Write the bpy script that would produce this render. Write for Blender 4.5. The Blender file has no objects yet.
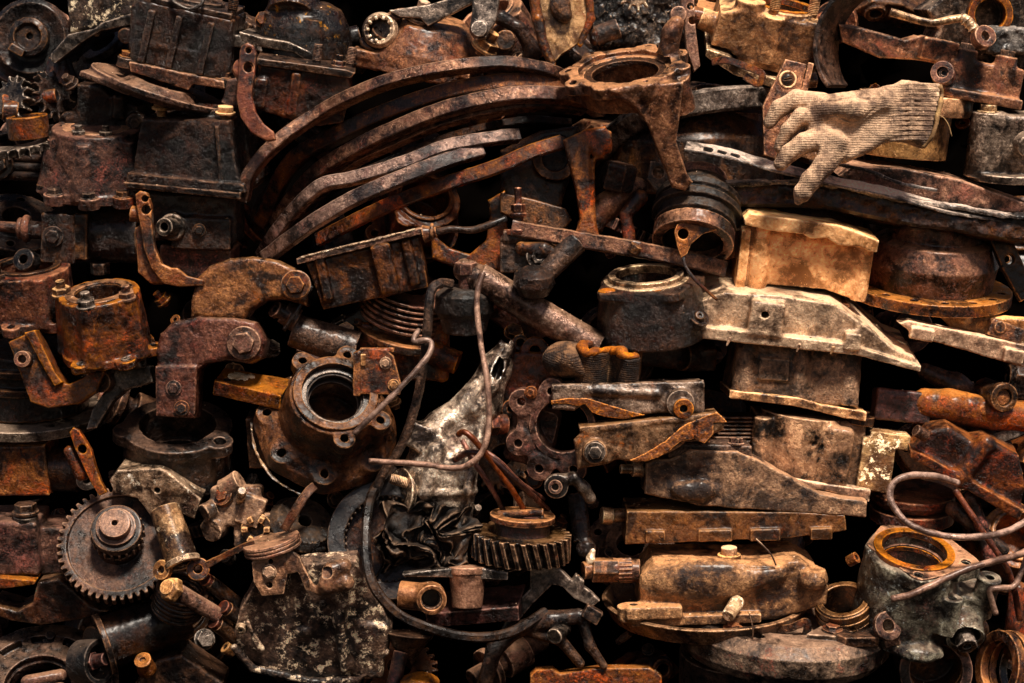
import bpy, math, random
import numpy as np
from mathutils import Matrix, Vector, Euler
PI = math.pi
PX = 0.0013            # metres per photo pixel on the face of the pile
DIST = 2000.0          # camera distance in the same pixel unit
RNG = np.random.RandomState(7)
random.seed(5)
scene = bpy.context.scene
COL = scene.collection
f32 = np.float32
VQ = 0.8               # finer carving grid

# ------------------------------------------------------------------ noise
NT = 32
TAB = RNG.rand(NT, NT, NT).astype(f32) * 2 - 1
def vnoise(x, y, z):
    xi = np.floor(x).astype(np.int32); yi = np.floor(y).astype(np.int32); zi = np.floor(z).astype(np.int32)
    fx = x - xi; fy = y - yi; fz = z - zi
    fx = fx*fx*(3-2*fx); fy = fy*fy*(3-2*fy); fz = fz*fz*(3-2*fz)
    x0 = xi % NT; x1 = (xi+1) % NT; y0 = yi % NT; y1 = (yi+1) % NT; z0 = zi % NT; z1 = (zi+1) % NT
    a = TAB[x0, y0, z0]*(1-fx) + TAB[x1, y0, z0]*fx
    b = TAB[x0, y1, z0]*(1-fx) + TAB[x1, y1, z0]*fx
    c = TAB[x0, y0, z1]*(1-fx) + TAB[x1, y0, z1]*fx
    d = TAB[x0, y1, z1]*(1-fx) + TAB[x1, y1, z1]*fx
    return (a*(1-fy)+b*fy)*(1-fz) + (c*(1-fy)+d*fy)*fz
def fbm(x, y, z, o=3):
    s = 0; a = 1.0; f = 1.0
    for i in range(o):
        s = s + a*vnoise(x*f+i*7.3, y*f+i*3.1, z*f+i*5.7); a *= .5; f *= 2.1
    return s

def rotm(rot):
    """(roll, tilt, spin) degrees: spin about z first, tilt brings the top to the viewer, roll is clockwise in the picture"""
    r, t, s = [math.radians(v) for v in rot]
    return Matrix.Rotation(r, 3, 'Y') @ Matrix.Rotation(t, 3, 'X') @ Matrix.Rotation(s, 3, 'Z')
def dirm(d):
    """matrix whose z axis is d"""
    if isinstance(d, str):
        d = {'x': (1, 0, 0), 'y': (0, -1, 0), 'z': (0, 0, 1), '-z': (0, 0, -1), '-x': (-1, 0, 0)}[d]
    return Vector(d).normalized().to_track_quat('Z', 'Y').to_matrix()

def poly_sd(px, pz, V):
    V = np.array(V, dtype=f32); n = len(V)
    d = np.full(px.shape, 1e12, dtype=f32); s = np.ones(px.shape, dtype=f32)
    for i in range(n):
        a = V[i]; b = V[i-1]
        ex, ey = b[0]-a[0], b[1]-a[1]; wx = px-a[0]; wy = pz-a[1]
        t = np.clip((wx*ex+wy*ey)/(ex*ex+ey*ey+1e-9), 0, 1)
        bx = wx-ex*t; by = wy-ey*t
        d = np.minimum(d, bx*bx+by*by)
        c1 = pz >= a[1]; c2 = pz < b[1]; c3 = ex*wy > ey*wx
        f = (c1 & c2 & c3) | (~c1 & ~c2 & ~c3)
        s = np.where(f, -s, s)
    return s*np.sqrt(d)

class S:
    """a solid carved from distance fields and meshed with surface nets; px units, x right, y away, z up"""
    def __init__(s, vox=1.5, n=.9, nf=.09, o=3, seed=None):
        s.v = vox*VQ; s.n = n*(.42 if n < 2.6 else 1); s.nf = nf; s.o = o; s.it = []
        s.seed = random.random()*50 if seed is None else seed
    def _add(s, f, lo, hi, k, cut, c=None, M=None):
        lo = np.array(lo, float); hi = np.array(hi, float)
        if M is not None:
            cs = [M @ Vector((x, y, z)) for x in (lo[0], hi[0]) for y in (lo[1], hi[1]) for z in (lo[2], hi[2])]
            lo = np.min([tuple(q) for q in cs], 0); hi = np.max([tuple(q) for q in cs], 0)
        if c is not None: lo = lo + np.array(c); hi = hi + np.array(c)
        s.it.append((f, lo, hi, k, cut, None if c is None else np.array(c, f32), None if M is None else np.array(M, dtype=f32)))
        return s
    def box(s, c, sz, rot=None, rd=1.5, k=0, cut=0):
        h = np.array(sz, f32)/2; rd *= .65; rd = min(rd, float(h.min())*.9); q = h-rd
        def f(x, y, z):
            a = np.abs(x)-q[0]; b = np.abs(y)-q[1]; e = np.abs(z)-q[2]
            return np.sqrt(np.maximum(a, 0)**2+np.maximum(b, 0)**2+np.maximum(e, 0)**2)+np.minimum(np.maximum(a, np.maximum(b, e)), 0)-rd
        return s._add(f, -h, h, k, cut, c, rotm(rot) if rot else Matrix.Identity(3))
    def lathe(s, c, prof, d='z', rd=.6, k=0, cut=0):
        R = max(p[0] for p in prof); z0 = min(p[1] for p in prof); z1 = max(p[1] for p in prof)
        return s._add(lambda x, y, z: poly_sd(np.sqrt(x*x+y*y)+0*z, z+0*x+0*y, prof)-rd, (-R, -R, z0), (R, R, z1), k, cut, c, dirm(d))
    def cyl(s, a, b, r1, r2=None, **kw):
        a = Vector(a); b = Vector(b); L = (b-a).length; r2 = r1 if r2 is None else r2
        return s.lathe(a, [(-9, 0), (r1-.6, 0), (r2-.6, L), (-9, L)], d=tuple(b-a), **kw)
    def hole(s, a, b, r, **kw): return s.cyl(a, b, r, cut=1, **kw)
    def ring(s, c, R, r, h, d='z', rd=.6, **kw):
        return s.lathe(c, [(r, -h/2), (R, -h/2), (R, h/2), (r, h/2)], d=d, rd=rd, **kw)
    def ext(s, P, t, c=(0, 0, 0), ax='y', rot=None, rd=1., k=0, cut=0):
        rd *= .6
        P = np.array(P, f32); lo2 = P.min(0); hi2 = P.max(0); t0, t1 = t; tm = (t0+t1)/2; th = (t1-t0)/2-rd
        def g(u, w, e):
            a = poly_sd(u, w, P)+rd; b = np.abs(e-tm)-th
            return np.sqrt(np.maximum(a, 0)**2+np.maximum(b, 0)**2)+np.minimum(np.maximum(a, b), 0)-rd
        if ax == 'y': f = lambda x, y, z: g(x+0*z, z+0*x, y); lo = (lo2[0], t0, lo2[1]); hi = (hi2[0], t1, hi2[1])
        elif ax == 'z': f = lambda x, y, z: g(x+0*y, y+0*x, z); lo = (lo2[0], lo2[1], t0); hi = (hi2[0], hi2[1], t1)
        else: f = lambda x, y, z: g(y+0*z, z+0*y, x); lo = (t0, lo2[0], lo2[1]); hi = (t1, hi2[0], hi2[1])
        return s._add(f, lo, hi, k, cut, c, rotm(rot) if rot else None)
    def path(s, pts, r, k=2, cut=0):
        """chain of tapered capsules; pts (x,y,z[,r])"""
        for i in range(len(pts)-1):
            a = np.array(pts[i][:3], f32); b = np.array(pts[i+1][:3], f32)
            ra = pts[i][3] if len(pts[i]) > 3 else r; rb = pts[i+1][3] if len(pts[i+1]) > 3 else r
            ba = b-a; L2 = float((ba*ba).sum())+1e-9
            def f(x, y, z, a=a, ba=ba, L2=L2, ra=ra, rb=rb):
                px = x-a[0]; py = y-a[1]; pz = z-a[2]
                t = np.clip((px*ba[0]+py*ba[1]+pz*ba[2])/L2, 0, 1)
                return np.sqrt((px-ba[0]*t)**2+(py-ba[1]*t)**2+(pz-ba[2]*t)**2)-(ra+(rb-ra)*t)
            m = max(ra, rb); s._add(f, np.minimum(a, b)-m, np.maximum(a, b)+m, k, cut)
        return s
    def tor(s, c, R, r, d='z', k=0, cut=0, hs=1.):
        def f(x, y, z):
            q = np.sqrt(x*x+y*y)-R
            return np.sqrt(q*q+(z/hs)**2)-r
        return s._add(f, (-R-r, -R-r, -r*hs), (R+r, R+r, r*hs), k, cut, c, dirm(d))
    def ell(s, c, rr, rot=None, k=0, cut=0):
        rr = np.array(rr, f32)
        def f(x, y, z):
            k0 = np.sqrt((x/rr[0])**2+(y/rr[1])**2+(z/rr[2])**2)
            return (k0-1)*float(rr.min())*np.clip(k0, .6, 1.5)
        return s._add(f, -rr, rr, k, cut, c, rotm(rot) if rot else Matrix.Identity(3))
    def hexa(s, a, b, r, ang=0, k=0, rd=.8):
        a = Vector(a); b = Vector(b); L = (b-a).length
        P = [(r*math.cos(math.radians(60*i+ang)), r*math.sin(math.radians(60*i+ang))) for i in range(6)]
        pr = np.array(P, f32)
        def f(x, y, z):
            u = poly_sd(x+0*y, y+0*x, pr)+rd; w = np.abs(z-L/2)-L/2+rd
            return np.sqrt(np.maximum(u, 0)**2+np.maximum(w, 0)**2)+np.minimum(np.maximum(u, w), 0)-rd
        return s._add(f, (-r, -r, 0), (r, r, L), k, 0, a, dirm(tuple(b-a)))
    def gear(s, c, R, h, n, th, d='z', duty=.5, hel=0, r0=0, k=0):
        """toothed disc: outer radius R, tooth depth th, n teeth, helix angle factor hel"""
        def f(x, y, z):
            rho = np.sqrt(x*x+y*y); a = np.arctan2(y, x)*n/(2*PI)+hel*z
            w = np.abs(a-np.floor(a)-.5)*2              # 0 at the tooth centre, 1 between teeth
            e = (w-duty)*(PI*R/n)*.8
            tooth = np.maximum(rho-R, e+np.clip(rho-R+th, 0, th)*.25)
            u = np.minimum(tooth, rho-(R-th))
            if r0: u = np.maximum(u, r0-rho)
            return np.maximum(u, np.abs(z)-h/2)
        return s._add(f, (-R, -R, -h/2), (R, R, h/2), k, 0, c, dirm(d))
    def mesh(s, name, scale=1.0):
        v = s.v
        lo = np.min([i[1] for i in s.it if not i[4]], 0)-3*v-s.n; hi = np.max([i[2] for i in s.it if not i[4]], 0)+3*v+s.n
        dim = np.ceil((hi-lo)/v).astype(int)+1
        D = np.full(dim, 60., f32)
        AX = [(lo[i]+np.arange(dim[i])*v).astype(f32) for i in range(3)]
        for f, l, h, k, cut, c, M in s.it:
            pad = 2.5*v+k+2
            i0 = np.maximum(np.floor((l-pad-lo)/v).astype(int), 0); i1 = np.minimum(np.ceil((h+pad-lo)/v).astype(int)+1, dim)
            if (i1 <= i0).any(): continue
            X = AX[0][i0[0]:i1[0]][:, None, None]; Y = AX[1][i0[1]:i1[1]][None, :, None]; Z = AX[2][i0[2]:i1[2]][None, None, :]
            if c is not None: X = X-c[0]; Y = Y-c[1]; Z = Z-c[2]
            if M is not None:
                X, Y, Z = (X*M[0, 0]+Y*M[1, 0]+Z*M[2, 0], X*M[0, 1]+Y*M[1, 1]+Z*M[2, 1], X*M[0, 2]+Y*M[1, 2]+Z*M[2, 2])
            d = f(X, Y, Z)
            sl = (slice(i0[0], i1[0]), slice(i0[1], i1[1]), slice(i0[2], i1[2]))
            A = D[sl]; d = np.broadcast_to(d, A.shape)
            if cut: d = -d; A = -A; d = -d; 
            if cut:   # max(A, -d) == -min(-A, d)
                if k: hh = np.clip(.5+.5*(A-d)/k, 0, 1); m = A*(1-hh)+d*hh-k*hh*(1-hh)
                else: m = np.minimum(A, d)
                D[sl] = -m
            else:
                if k: hh = np.clip(.5+.5*(A-d)/k, 0, 1); m = A*(1-hh)+d*hh-k*hh*(1-hh)
                else: m = np.minimum(A, d)
                D[sl] = m
        if s.n:
            idx = np.nonzero(np.abs(D) < 2.5*v+s.n*1.5)
            x, y, z = [AX[i][idx[i]]*s.nf+s.seed for i in range(3)]
            D[idx] += s.n*fbm(x, y, z, s.o)*.9
            if s.n > .25: D[idx] += min(.55, .3+.12*s.n)*vnoise(x*3.9+5, y*3.9, z*3.9)*(.4+np.maximum(0, vnoise(x*.8, y*.8+9, z*.8)))
        return nets(D, lo, v, name, PX*scale)

def nets(D, lo, v, name, sc):
    I = D < 0
    nx, ny, nz = D.shape
    cnt = np.zeros((nx-1, ny-1, nz-1), np.int8)
    OF = [(a, b, c) for a in (0, 1) for b in (0, 1) for c in (0, 1)]
    for a, b, c in OF: cnt += I[a:nx-1+a, b:ny-1+b, c:nz-1+c]
    act = (cnt > 0) & (cnt < 8)
    ci = np.array(np.nonzero(act)); n = ci.shape[1]
    vid = np.full(act.shape, -1, np.int32); vid[act] = np.arange(n)
    cv = {o: D[ci[0]+o[0], ci[1]+o[1], ci[2]+o[2]] for o in OF}
    acc = np.zeros((n, 3), f32); w = np.zeros(n, f32)
    for o in OF:
        for ax in range(3):
            if o[ax]: continue
            p = list(o); p[ax] = 1; p = tuple(p)
            a = cv[o]; b = cv[p]; m = (a < 0) != (b < 0)
            t = np.where(m, a/np.where(m, a-b, 1), 0)
            q = np.array(o, f32)[None, :]*m[:, None]
            q[:, ax] = t
            acc += q; w += m
    P = (ci.T + acc/w[:, None])*v + lo[None, :]
    quads = []
    for ax in range(3):
        sA = [slice(1, -1)]*3; sB = [slice(1, -1)]*3
        sA[ax] = slice(0, -1); sB[ax] = slice(1, None)
        a = I[tuple(sA)]; b = I[tuple(sB)]
        for flip, mk in ((0, a & ~b), (1, ~a & b)):
            e = np.array(np.nonzero(mk)).T
            if not len(e): continue
            off = np.ones(3, int); off[ax] = 0; e = e+off
            u, w_ = [(1, 2), (2, 0), (0, 1)][ax]
            du = np.zeros(3, int); du[u] = 1; dw = np.zeros(3, int); dw[w_] = 1
            c = [e-du-dw, e-dw, e, e-du]
            q = np.stack([vid[tuple(x.T)] for x in c], 1)
            if flip: q = q[:, ::-1]
            quads.append(q)
    Q = np.concatenate(quads)
    return rawmesh(name, P*sc, Q)

def rawmesh(name, P, Q):
    me = bpy.data.meshes.new(name)
    k = Q.shape[1]
    me.vertices.add(len(P)); me.vertices.foreach_set('co', np.ascontiguousarray(P, f32).ravel())
    me.loops.add(Q.size); me.loops.foreach_set('vertex_index', np.ascontiguousarray(Q, np.int32).ravel())
    me.polygons.add(len(Q)); me.polygons.foreach_set('loop_start', np.arange(0, Q.size, k, dtype=np.int32))
    me.polygons.foreach_set('use_smooth', np.ones(len(Q), bool))
    me.update(calc_edges=True); me.validate()
    return me

# ------------------------------------------------------------------ placing
def W(px, py, d=0):
    """a point of the pile face, d pixels behind its front plane"""
    k = (DIST+d)/DIST
    return Vector(((px-512)*PX*k, d*PX, (341.5-py)*PX*k))
KS = {}
def _tag(o, label, cat, grp, kind=None):
    if label: o['label'] = label
    if cat: o['category'] = cat
    if grp: o['group'] = grp
    if kind: o['kind'] = kind
def thing(name, label, cat, px, py, d=0, rot=(0, 0, 0), grp=None):
    o = bpy.data.objects.new(name, None); COL.objects.link(o)
    o.empty_display_size = .02
    o.matrix_world = Matrix.Translation(W(px, py, d)) @ rotm(rot).to_4x4()
    _tag(o, label, cat, grp); KS[o.name] = (DIST+d)/DIST
    return o
def part(root, name, s, m, label=None):
    """one mesh part (or sub-part) of a thing"""
    me = s if isinstance(s, bpy.types.Mesh) else s.mesh(name, KS[root.name])
    o = bpy.data.objects.new(name, me); COL.objects.link(o); o.parent = root
    if not me.materials: me.materials.append(m)
    if label: o['label'] = label
    KS[o.name] = KS[root.name]
    return o
def solo(name, label, cat, px, py, d, rot, s, m, grp=None):
    """a thing that is one mesh"""
    k = (DIST+d)/DIST
    me = s if isinstance(s, bpy.types.Mesh) else s.mesh(name, k)
    o = bpy.data.objects.new(name, me); COL.objects.link(o)
    o.matrix_world = Matrix.Translation(W(px, py, d)) @ rotm(rot).to_4x4()
    me.materials.append(m); _tag(o, label, cat, grp); KS[o.name] = k
    return o
FAS = {}
def _fmesh(kind):
    if kind in FAS: return FAS[kind]
    s = S(.8, .35, .15)
    if kind == 'bolt': s.cyl((0, 0, -8), (0, 0, 1.5), 6).cyl((0, 0, 0), (0, 0, 2), 12).hexa((0, 0, 1.5), (0, 0, 9.5), 10.2)
    elif kind == 'nut': s.cyl((0, 0, -6), (0, 0, 16), 5.2).hexa((0, 0, 0), (0, 0, 8.5), 10.2).cyl((0, 0, -1), (0, 0, 1), 11.5)
    elif kind == 'stud':
        s.cyl((0, 0, -6), (0, 0, 26), 6)
        for i in range(10): s.tor((0, 0, 4+i*2.2), 6.2, .6)
    elif kind == 'socket': s.cyl((0, 0, -5), (0, 0, 9), 10).hexa((0, 0, 0), (0, 0, 1), 5).hole((0, 0, 3), (0, 0, 12), 5)
    elif kind == 'plug': s.cyl((0, 0, -4), (0, 0, 3), 13).hexa((0, 0, 2), (0, 0, 8), 8.5)
    elif kind == 'screw': s.ell((0, 0, 0), (9, 9, 4.5)).box((0, 0, 4), (12, 2.2, 3), cut=1, rd=.3)
    elif kind == 'rivet': s.cyl((0, 0, -3), (0, 0, 3), 9, 6.5).hole((0, 0, 1), (0, 0, 4), 2.5)
    elif kind == 'tube': s.ring((0, 0, 4), 9, 5.5, 16)
    FAS[kind] = s.mesh(kind, 1.0); return FAS[kind]
NM = {'bolt': 'bolt', 'nut': 'nut', 'stud': 'stud', 'socket': 'socket_screw', 'plug': 'plug', 'screw': 'screw', 'rivet': 'rivet', 'tube': 'sleeve'}
def bolt(root, p, d='z', r=6, m=None, kind='bolt', name=None, spin=None):
    me = _fmesh(kind)
    key = (kind, m.name)
    if key not in FAS:
        c = me.copy(); c.materials.clear(); c.materials.append(m); FAS[key] = c
    o = bpy.data.objects.new(name or NM[kind], FAS[key]); COL.objects.link(o); o.parent = root
    k = KS[root.name]; a = r/10*k; sp = random.random()*1.0 if spin is None else spin
    o.matrix_local = Matrix.Translation(Vector(p)*PX*k) @ (dirm(d) @ Matrix.Rotation(sp, 3, 'Z')).to_4x4() @ Matrix.Diagonal((a, a, a, 1))
    return o

def spline(pts, step=2.5):
    P = np.array(pts, float); n = len(P)
    E = np.vstack([2*P[0]-P[1], P, 2*P[-1]-P[-2]]); out = []
    for i in range(n-1):
        p0, p1, p2, p3 = E[i:i+4]; m = max(2, int(np.linalg.norm((p2-p1)[:3])/step))
        for t in np.arange(m)/m:
            out.append(.5*((2*p1)+(-p0+p2)*t+(2*p0-5*p1+4*p2-p3)*t*t+(-p0+3*p1-3*p2+p3)*t**3))
    out.append(P[-1]); return np.array(out)
def sweep_mesh(name, pts, sec, noise=.4, up=(0, -1, 0), nf=.12, step=2.2, closed=False, scale=1.0):
    """pts: local px (x,y,z[,size factor]); sec: section polygon [(a,b)] (a across the path, b toward up)"""
    Q = spline(pts, step); n = len(Q)
    P = Q[:, :3]; sz = Q[:, 3] if Q.shape[1] > 3 else np.ones(n)
    T = np.gradient(P, axis=0)
    if closed: T[0] = T[-1] = (P[1]-P[0])+(P[-1]-P[-2])
    T /= np.linalg.norm(T, axis=1)[:, None]+1e-9
    U = np.array(up, float)[None, :] - T*(T @ np.array(up, float))[:, None]; U /= np.linalg.norm(U, axis=1)[:, None]+1e-9
    A = np.cross(T, U)
    se = np.array(sec, float); m = len(se)
    V = P[:, None, :]+(A[:, None, :]*se[None, :, 0, None]+U[:, None, :]*se[None, :, 1, None])*sz[:, None, None]
    V = V.reshape(-1, 3)
    sd = random.random()*30
    x, y, z = [(V[:, i]*nf+sd).astype(f32) for i in range(3)]
    N = V-np.repeat(P, m, 0); N /= np.linalg.norm(N, axis=1)[:, None]+1e-9
    V = V+N*(fbm(x, y, z, 3)*noise)[:, None]
    i = np.arange(n-1)[:, None]; j = np.arange(m)[None, :]; j2 = (j+1) % m
    F = np.stack([i*m+j, i*m+j2, (i+1)*m+j2, (i+1)*m+j], -1).reshape(-1, 4)
    # caps as fans of quads
    nv = len(V); V = np.vstack([V, P[0]-T[0]*.3, P[-1]+T[-1]*.3]); caps = []
    for q in range(0, m, 2):
        caps.append((nv, (q+2) % m, (q+1) % m, q)); o = (n-1)*m; caps.append((nv+1, o+q, o+(q+1) % m, o+(q+2) % m))
    if not closed: F = np.vstack([F, np.array(caps)])
    me = rawmesh(name, V*PX*scale, F)
    if m > 12: me.set_sharp_from_angle(angle=math.radians(38))
    return me
def rsec(r, m=12): return [(r*math.cos(2*PI*i/m), r*math.sin(2*PI*i/m)) for i in range(m)]
def bsec(w, h, c=.8, sub=3):
    """box section w across x h deep, chamfered and subdivided"""
    w /= 2; h /= 2; c = min(c, w*.6, h*.6); P = []
    K = [(-w+c, -h), (w-c, -h), (w, -h+c), (w, h-c), (w-c, h), (-w+c, h), (-w, h-c), (-w, -h+c)]
    for i in range(8):
        a = K[i]; b = K[(i+1) % 8]; n_ = sub if i % 2 == 0 else 1
        for t in range(n_): P.append((a[0]+(b[0]-a[0])*t/n_, a[1]+(b[1]-a[1])*t/n_))
    return P
def wire(name, label, cat, pts, sec, m, noise=.4, grp=None, up=(0, -1, 0), step=2.2, closed=False):
    """a long bent thing: pts in photo pixels (px,py,d[,size])"""
    o0 = pts[0]; L = []
    w0 = W(*o0[:3])
    for p in pts:
        q = (W(*p[:3])-w0)/PX; L.append((q.x, q.y, q.z)+((p[3],) if len(p) > 3 else ()))
    me = sweep_mesh(name, L, sec, noise, up, step=step, closed=closed)
    ob = bpy.data.objects.new(name, me); COL.objects.link(ob); ob.location = w0; me.materials.append(m)
    _tag(ob, label, cat, grp); KS[ob.name] = 1.0
    return ob
def wpart(root, name, pts, sec, m, noise=.4, up=(0, -1, 0)):
    return part(root, name, sweep_mesh(name, pts, sec, noise, up, scale=KS[root.name]), m)

# ------------------------------------------------------------------ materials
def hexlin(h):
    r = [int(h[i:i+2], 16)/255 for i in (0, 2, 4)]
    return tuple((c/12.92 if c <= .04045 else ((c+.055)/1.055)**2.4) for c in r)+(1,)
MC = {}
def mat(name, dark, mid, hi, rust='7a3510', ra=.35, dust='8c7458', du=.3, fleck='cfc4ae', fl=.0, metal=.35, ro=.5, bump=1., edge=1., sc=1., wear=1., kn=0, gain=1., coat=.45, crust=1., sat=1.0):
    m = bpy.data.materials.new(name); m.use_nodes = True; nt = m.node_tree; nt.nodes.clear(); N = nt.nodes; L = nt.links
    def nd(t, **k):
        n = N.new(t)
        for a, b in k.items(): setattr(n, a, b)
        return n
    def val(s, v):
        if hasattr(v, 'node'): L.new(v, s)
        else: s.default_value = v
    def math_(op, a, b=0., c=0., cl=False):
        n = nd('ShaderNodeMath', operation=op, use_clamp=cl); val(n.inputs[0], a); val(n.inputs[1], b)
        val(n.inputs[2], c); return n.outputs[0]
    def mr(v, a, b, c=0., d=1.):
        n = nd('ShaderNodeMapRange'); n.interpolation_type = 'SMOOTHSTEP'; val(n.inputs[0], v)
        for i, q in enumerate((a, b, c, d)): n.inputs[i+1].default_value = q
        return n.outputs[0]
    def noi(scale, det=6, rough=.6, off=0., dist=0.):
        n = nd('ShaderNodeTexNoise'); n.inputs['Scale'].default_value = scale*sc; n.inputs['Detail'].default_value = det
        n.inputs['Roughness'].default_value = rough; n.inputs['Distortion'].default_value = dist
        ad = nd('ShaderNodeVectorMath', operation='ADD'); L.new(vec, ad.inputs[0]); ad.inputs[1].default_value = (off, off*1.7, off*.6)
        L.new(ad.outputs[0], n.inputs['Vector']); return n.outputs['Fac']
    def mixc(f, a, b, bt='MIX'):
        n = nd('ShaderNodeMix', data_type='RGBA', blend_type=bt); n.clamp_factor = True
        val(n.inputs[0], f)
        for s_, v in ((n.inputs[6], a), (n.inputs[7], b)):
            if isinstance(v, str): s_.default_value = hexlin(v)
            elif hasattr(v, 'node'): L.new(v, s_)
            else: s_.default_value = v
        return n.outputs[2]
    tc = nd('ShaderNodeTexCoord'); oi = nd('ShaderNodeObjectInfo'); geo = nd('ShaderNodeNewGeometry')
    mu = nd('ShaderNodeVectorMath', operation='MULTIPLY_ADD'); L.new(oi.outputs['Random'], mu.inputs[0]); mu.inputs[1].default_value = (9, 13, 7)
    L.new(tc.outputs['Object'], mu.inputs[2]); vec = mu.outputs[0]
    big = noi(17, 4, .58, 0, .5); med = noi(75, 7, .68, 3.1, .4); fine = noi(330, 5, .7, 5.2); big2 = noi(30, 7, .7, 9.4, .6)
    t = math_('MULTIPLY_ADD', big, .62, math_('MULTIPLY', med, .38))
    base = mixc(mr(t, .41, .54), dark, mid)
    base = mixc(math_('MULTIPLY', math_('MULTIPLY', mr(fine, .38, .68), mr(t, .44, .62)), .7), base, hi)
    mf = noi(165, 4, .74, 61.)
    base = mixc(mr(mf, .45, .36, 0, .5), base, dark)
    base = mixc(math_('MULTIPLY', mr(mf, .56, .68, 0, .5), mr(t, .40, .52)), base, hi)
    # rust blooms: orange cores inside brown margins
    rr = math_('MULTIPLY_ADD', big2, .62, math_('MULTIPLY', fine, .38))
    th = .63-.16*ra
    base = mixc(mr(rr, th-.06, th+.02, 0, .75*min(1, ra*2)), base, mixc(.55, rust, dark))
    base = mixc(mr(rr, th, th+.09, 0, min(1, .4+ra)), base, rust)
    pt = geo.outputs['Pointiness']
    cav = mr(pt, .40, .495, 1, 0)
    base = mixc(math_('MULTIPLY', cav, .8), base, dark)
    # black oil stains, then occlusion shade painted into corners together with grime
    oil = mr(math_('MULTIPLY_ADD', noi(20, 6, .66, 14.2, .8), .8, math_('MULTIPLY', fine, .2)), .51, .60)
    base = mixc(math_('MULTIPLY', oil, min(1., .85*wear)), base, '0a0605')
    base = mixc(mr(noi(48, 6, .66, 41., .9), .555, .54, 0, .3), base, dark)
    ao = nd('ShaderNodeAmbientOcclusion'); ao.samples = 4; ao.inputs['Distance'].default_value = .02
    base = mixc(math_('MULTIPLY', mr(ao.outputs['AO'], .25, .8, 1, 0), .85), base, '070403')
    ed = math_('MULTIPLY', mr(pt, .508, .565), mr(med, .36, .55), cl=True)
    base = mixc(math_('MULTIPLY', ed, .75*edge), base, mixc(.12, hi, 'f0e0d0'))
    base = mixc(mr(noi(520, 2, .5, 51.), .70, .74, 0, .55), base, dust)
    if fl: base = mixc(mr(noi(60, 8, .8, 21.), .66-.12*fl, .70-.12*fl), base, fleck)
    sx = nd('ShaderNodeSeparateXYZ'); L.new(geo.outputs['Normal'], sx.inputs[0])
    dz = math_('MULTIPLY', mr(sx.outputs['Z'], .25, .9), mr(t, .36, .56), cl=True)
    base = mixc(math_('MULTIPLY', dz, du), base, dust)
    # per-object value shift
    base = mixc(1., base, (1., .89, .77, 1), 'MULTIPLY')
    base = mixc(1., base, oi.outputs['Color'], 'MULTIPLY')      # per-part tint: painted light falloff plus dirt
    gm = nd('ShaderNodeGamma'); L.new(base, gm.inputs[0]); gm.inputs[1].default_value = 1.28
    hsv = nd('ShaderNodeHueSaturation'); L.new(gm.outputs[0], hsv.inputs['Color'])
    L.new(mr(oi.outputs['Random'], 0, 1, 2.65*gain, 3.45*gain), hsv.inputs['Value'])
    rs_ = math_('FRACT', math_('MULTIPLY', oi.outputs['Random'], 17.3)); L.new(mr(rs_, 0, 1, .80*sat, 1.10*sat), hsv.inputs['Saturation'])
    bs = nd('ShaderNodeBsdfPrincipled'); out = nd('ShaderNodeOutputMaterial')
    L.new(hsv.outputs[0], bs.inputs['Base Color']); L.new(bs.outputs[0], out.inputs[0])
    rg = math_('ADD', mr(med, .35, .65, ro-.24, ro+.12), math_('MULTIPLY', dz, .25))
    rg = math_('MULTIPLY_ADD', oil, -.18*wear, rg)
    L.new(rg, bs.inputs['Roughness'])
    L.new(math_('MULTIPLY', mr(rr, th-.04, th+.04, 1, .1), metal), bs.inputs['Metallic'])
    if not kn and metal > 0:
        L.new(math_('MULTIPLY', math_('SUBTRACT', 1., dz, cl=True), coat), bs.inputs['Coat Weight']); bs.inputs['Coat Roughness'].default_value = .28
    bp = nd('ShaderNodeBump'); bp.inputs['Strength'].default_value = .9; bp.inputs['Distance'].default_value = .0019*bump
    hsum = math_('MULTIPLY_ADD', med, .9, math_('MULTIPLY_ADD', mf, .8, math_('MULTIPLY', fine, .5)))
    hsum = math_('MULTIPLY_ADD', mr(rr, th-.015, th+.015), .22, hsum)
    flk = noi(95, 5, .62, 31., .5)
    hsum = math_('MULTIPLY_ADD', mr(flk, .50, .525), .22*crust, hsum)
    hsum = math_('MULTIPLY_ADD', mr(noi(48, 6, .66, 41., .9), .54, .565), .30*crust, hsum)
    if kn:
        hsum = kn(nd, L, tc, hsum, math_)
    L.new(hsum, bp.inputs['Height']); L.new(bp.outputs[0], bs.inputs['Normal'])
    MC[name] = m; return m

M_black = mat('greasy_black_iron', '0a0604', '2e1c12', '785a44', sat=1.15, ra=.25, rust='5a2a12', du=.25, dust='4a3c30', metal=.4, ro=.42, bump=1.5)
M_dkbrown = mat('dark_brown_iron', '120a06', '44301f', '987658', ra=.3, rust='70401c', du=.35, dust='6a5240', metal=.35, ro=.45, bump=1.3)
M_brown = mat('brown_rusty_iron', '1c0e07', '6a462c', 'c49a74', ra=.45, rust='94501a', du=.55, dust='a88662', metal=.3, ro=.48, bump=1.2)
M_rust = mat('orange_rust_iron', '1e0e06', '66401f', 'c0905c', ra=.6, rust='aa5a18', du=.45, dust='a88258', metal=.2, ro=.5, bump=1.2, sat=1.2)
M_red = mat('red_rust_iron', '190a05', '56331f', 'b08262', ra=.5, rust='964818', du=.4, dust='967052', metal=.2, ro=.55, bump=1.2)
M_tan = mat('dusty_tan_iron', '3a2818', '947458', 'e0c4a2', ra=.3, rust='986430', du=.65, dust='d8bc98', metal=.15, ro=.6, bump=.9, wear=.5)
M_yellow = mat('yellow_ochre_casting', '7a5830', 'cca478', 'f0d6b0', ra=.4, rust='b4803c', du=.6, dust='f4d4a0', gain=1.0, sat=.92, metal=.1, ro=.6, bump=.6, wear=.25)
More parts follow.
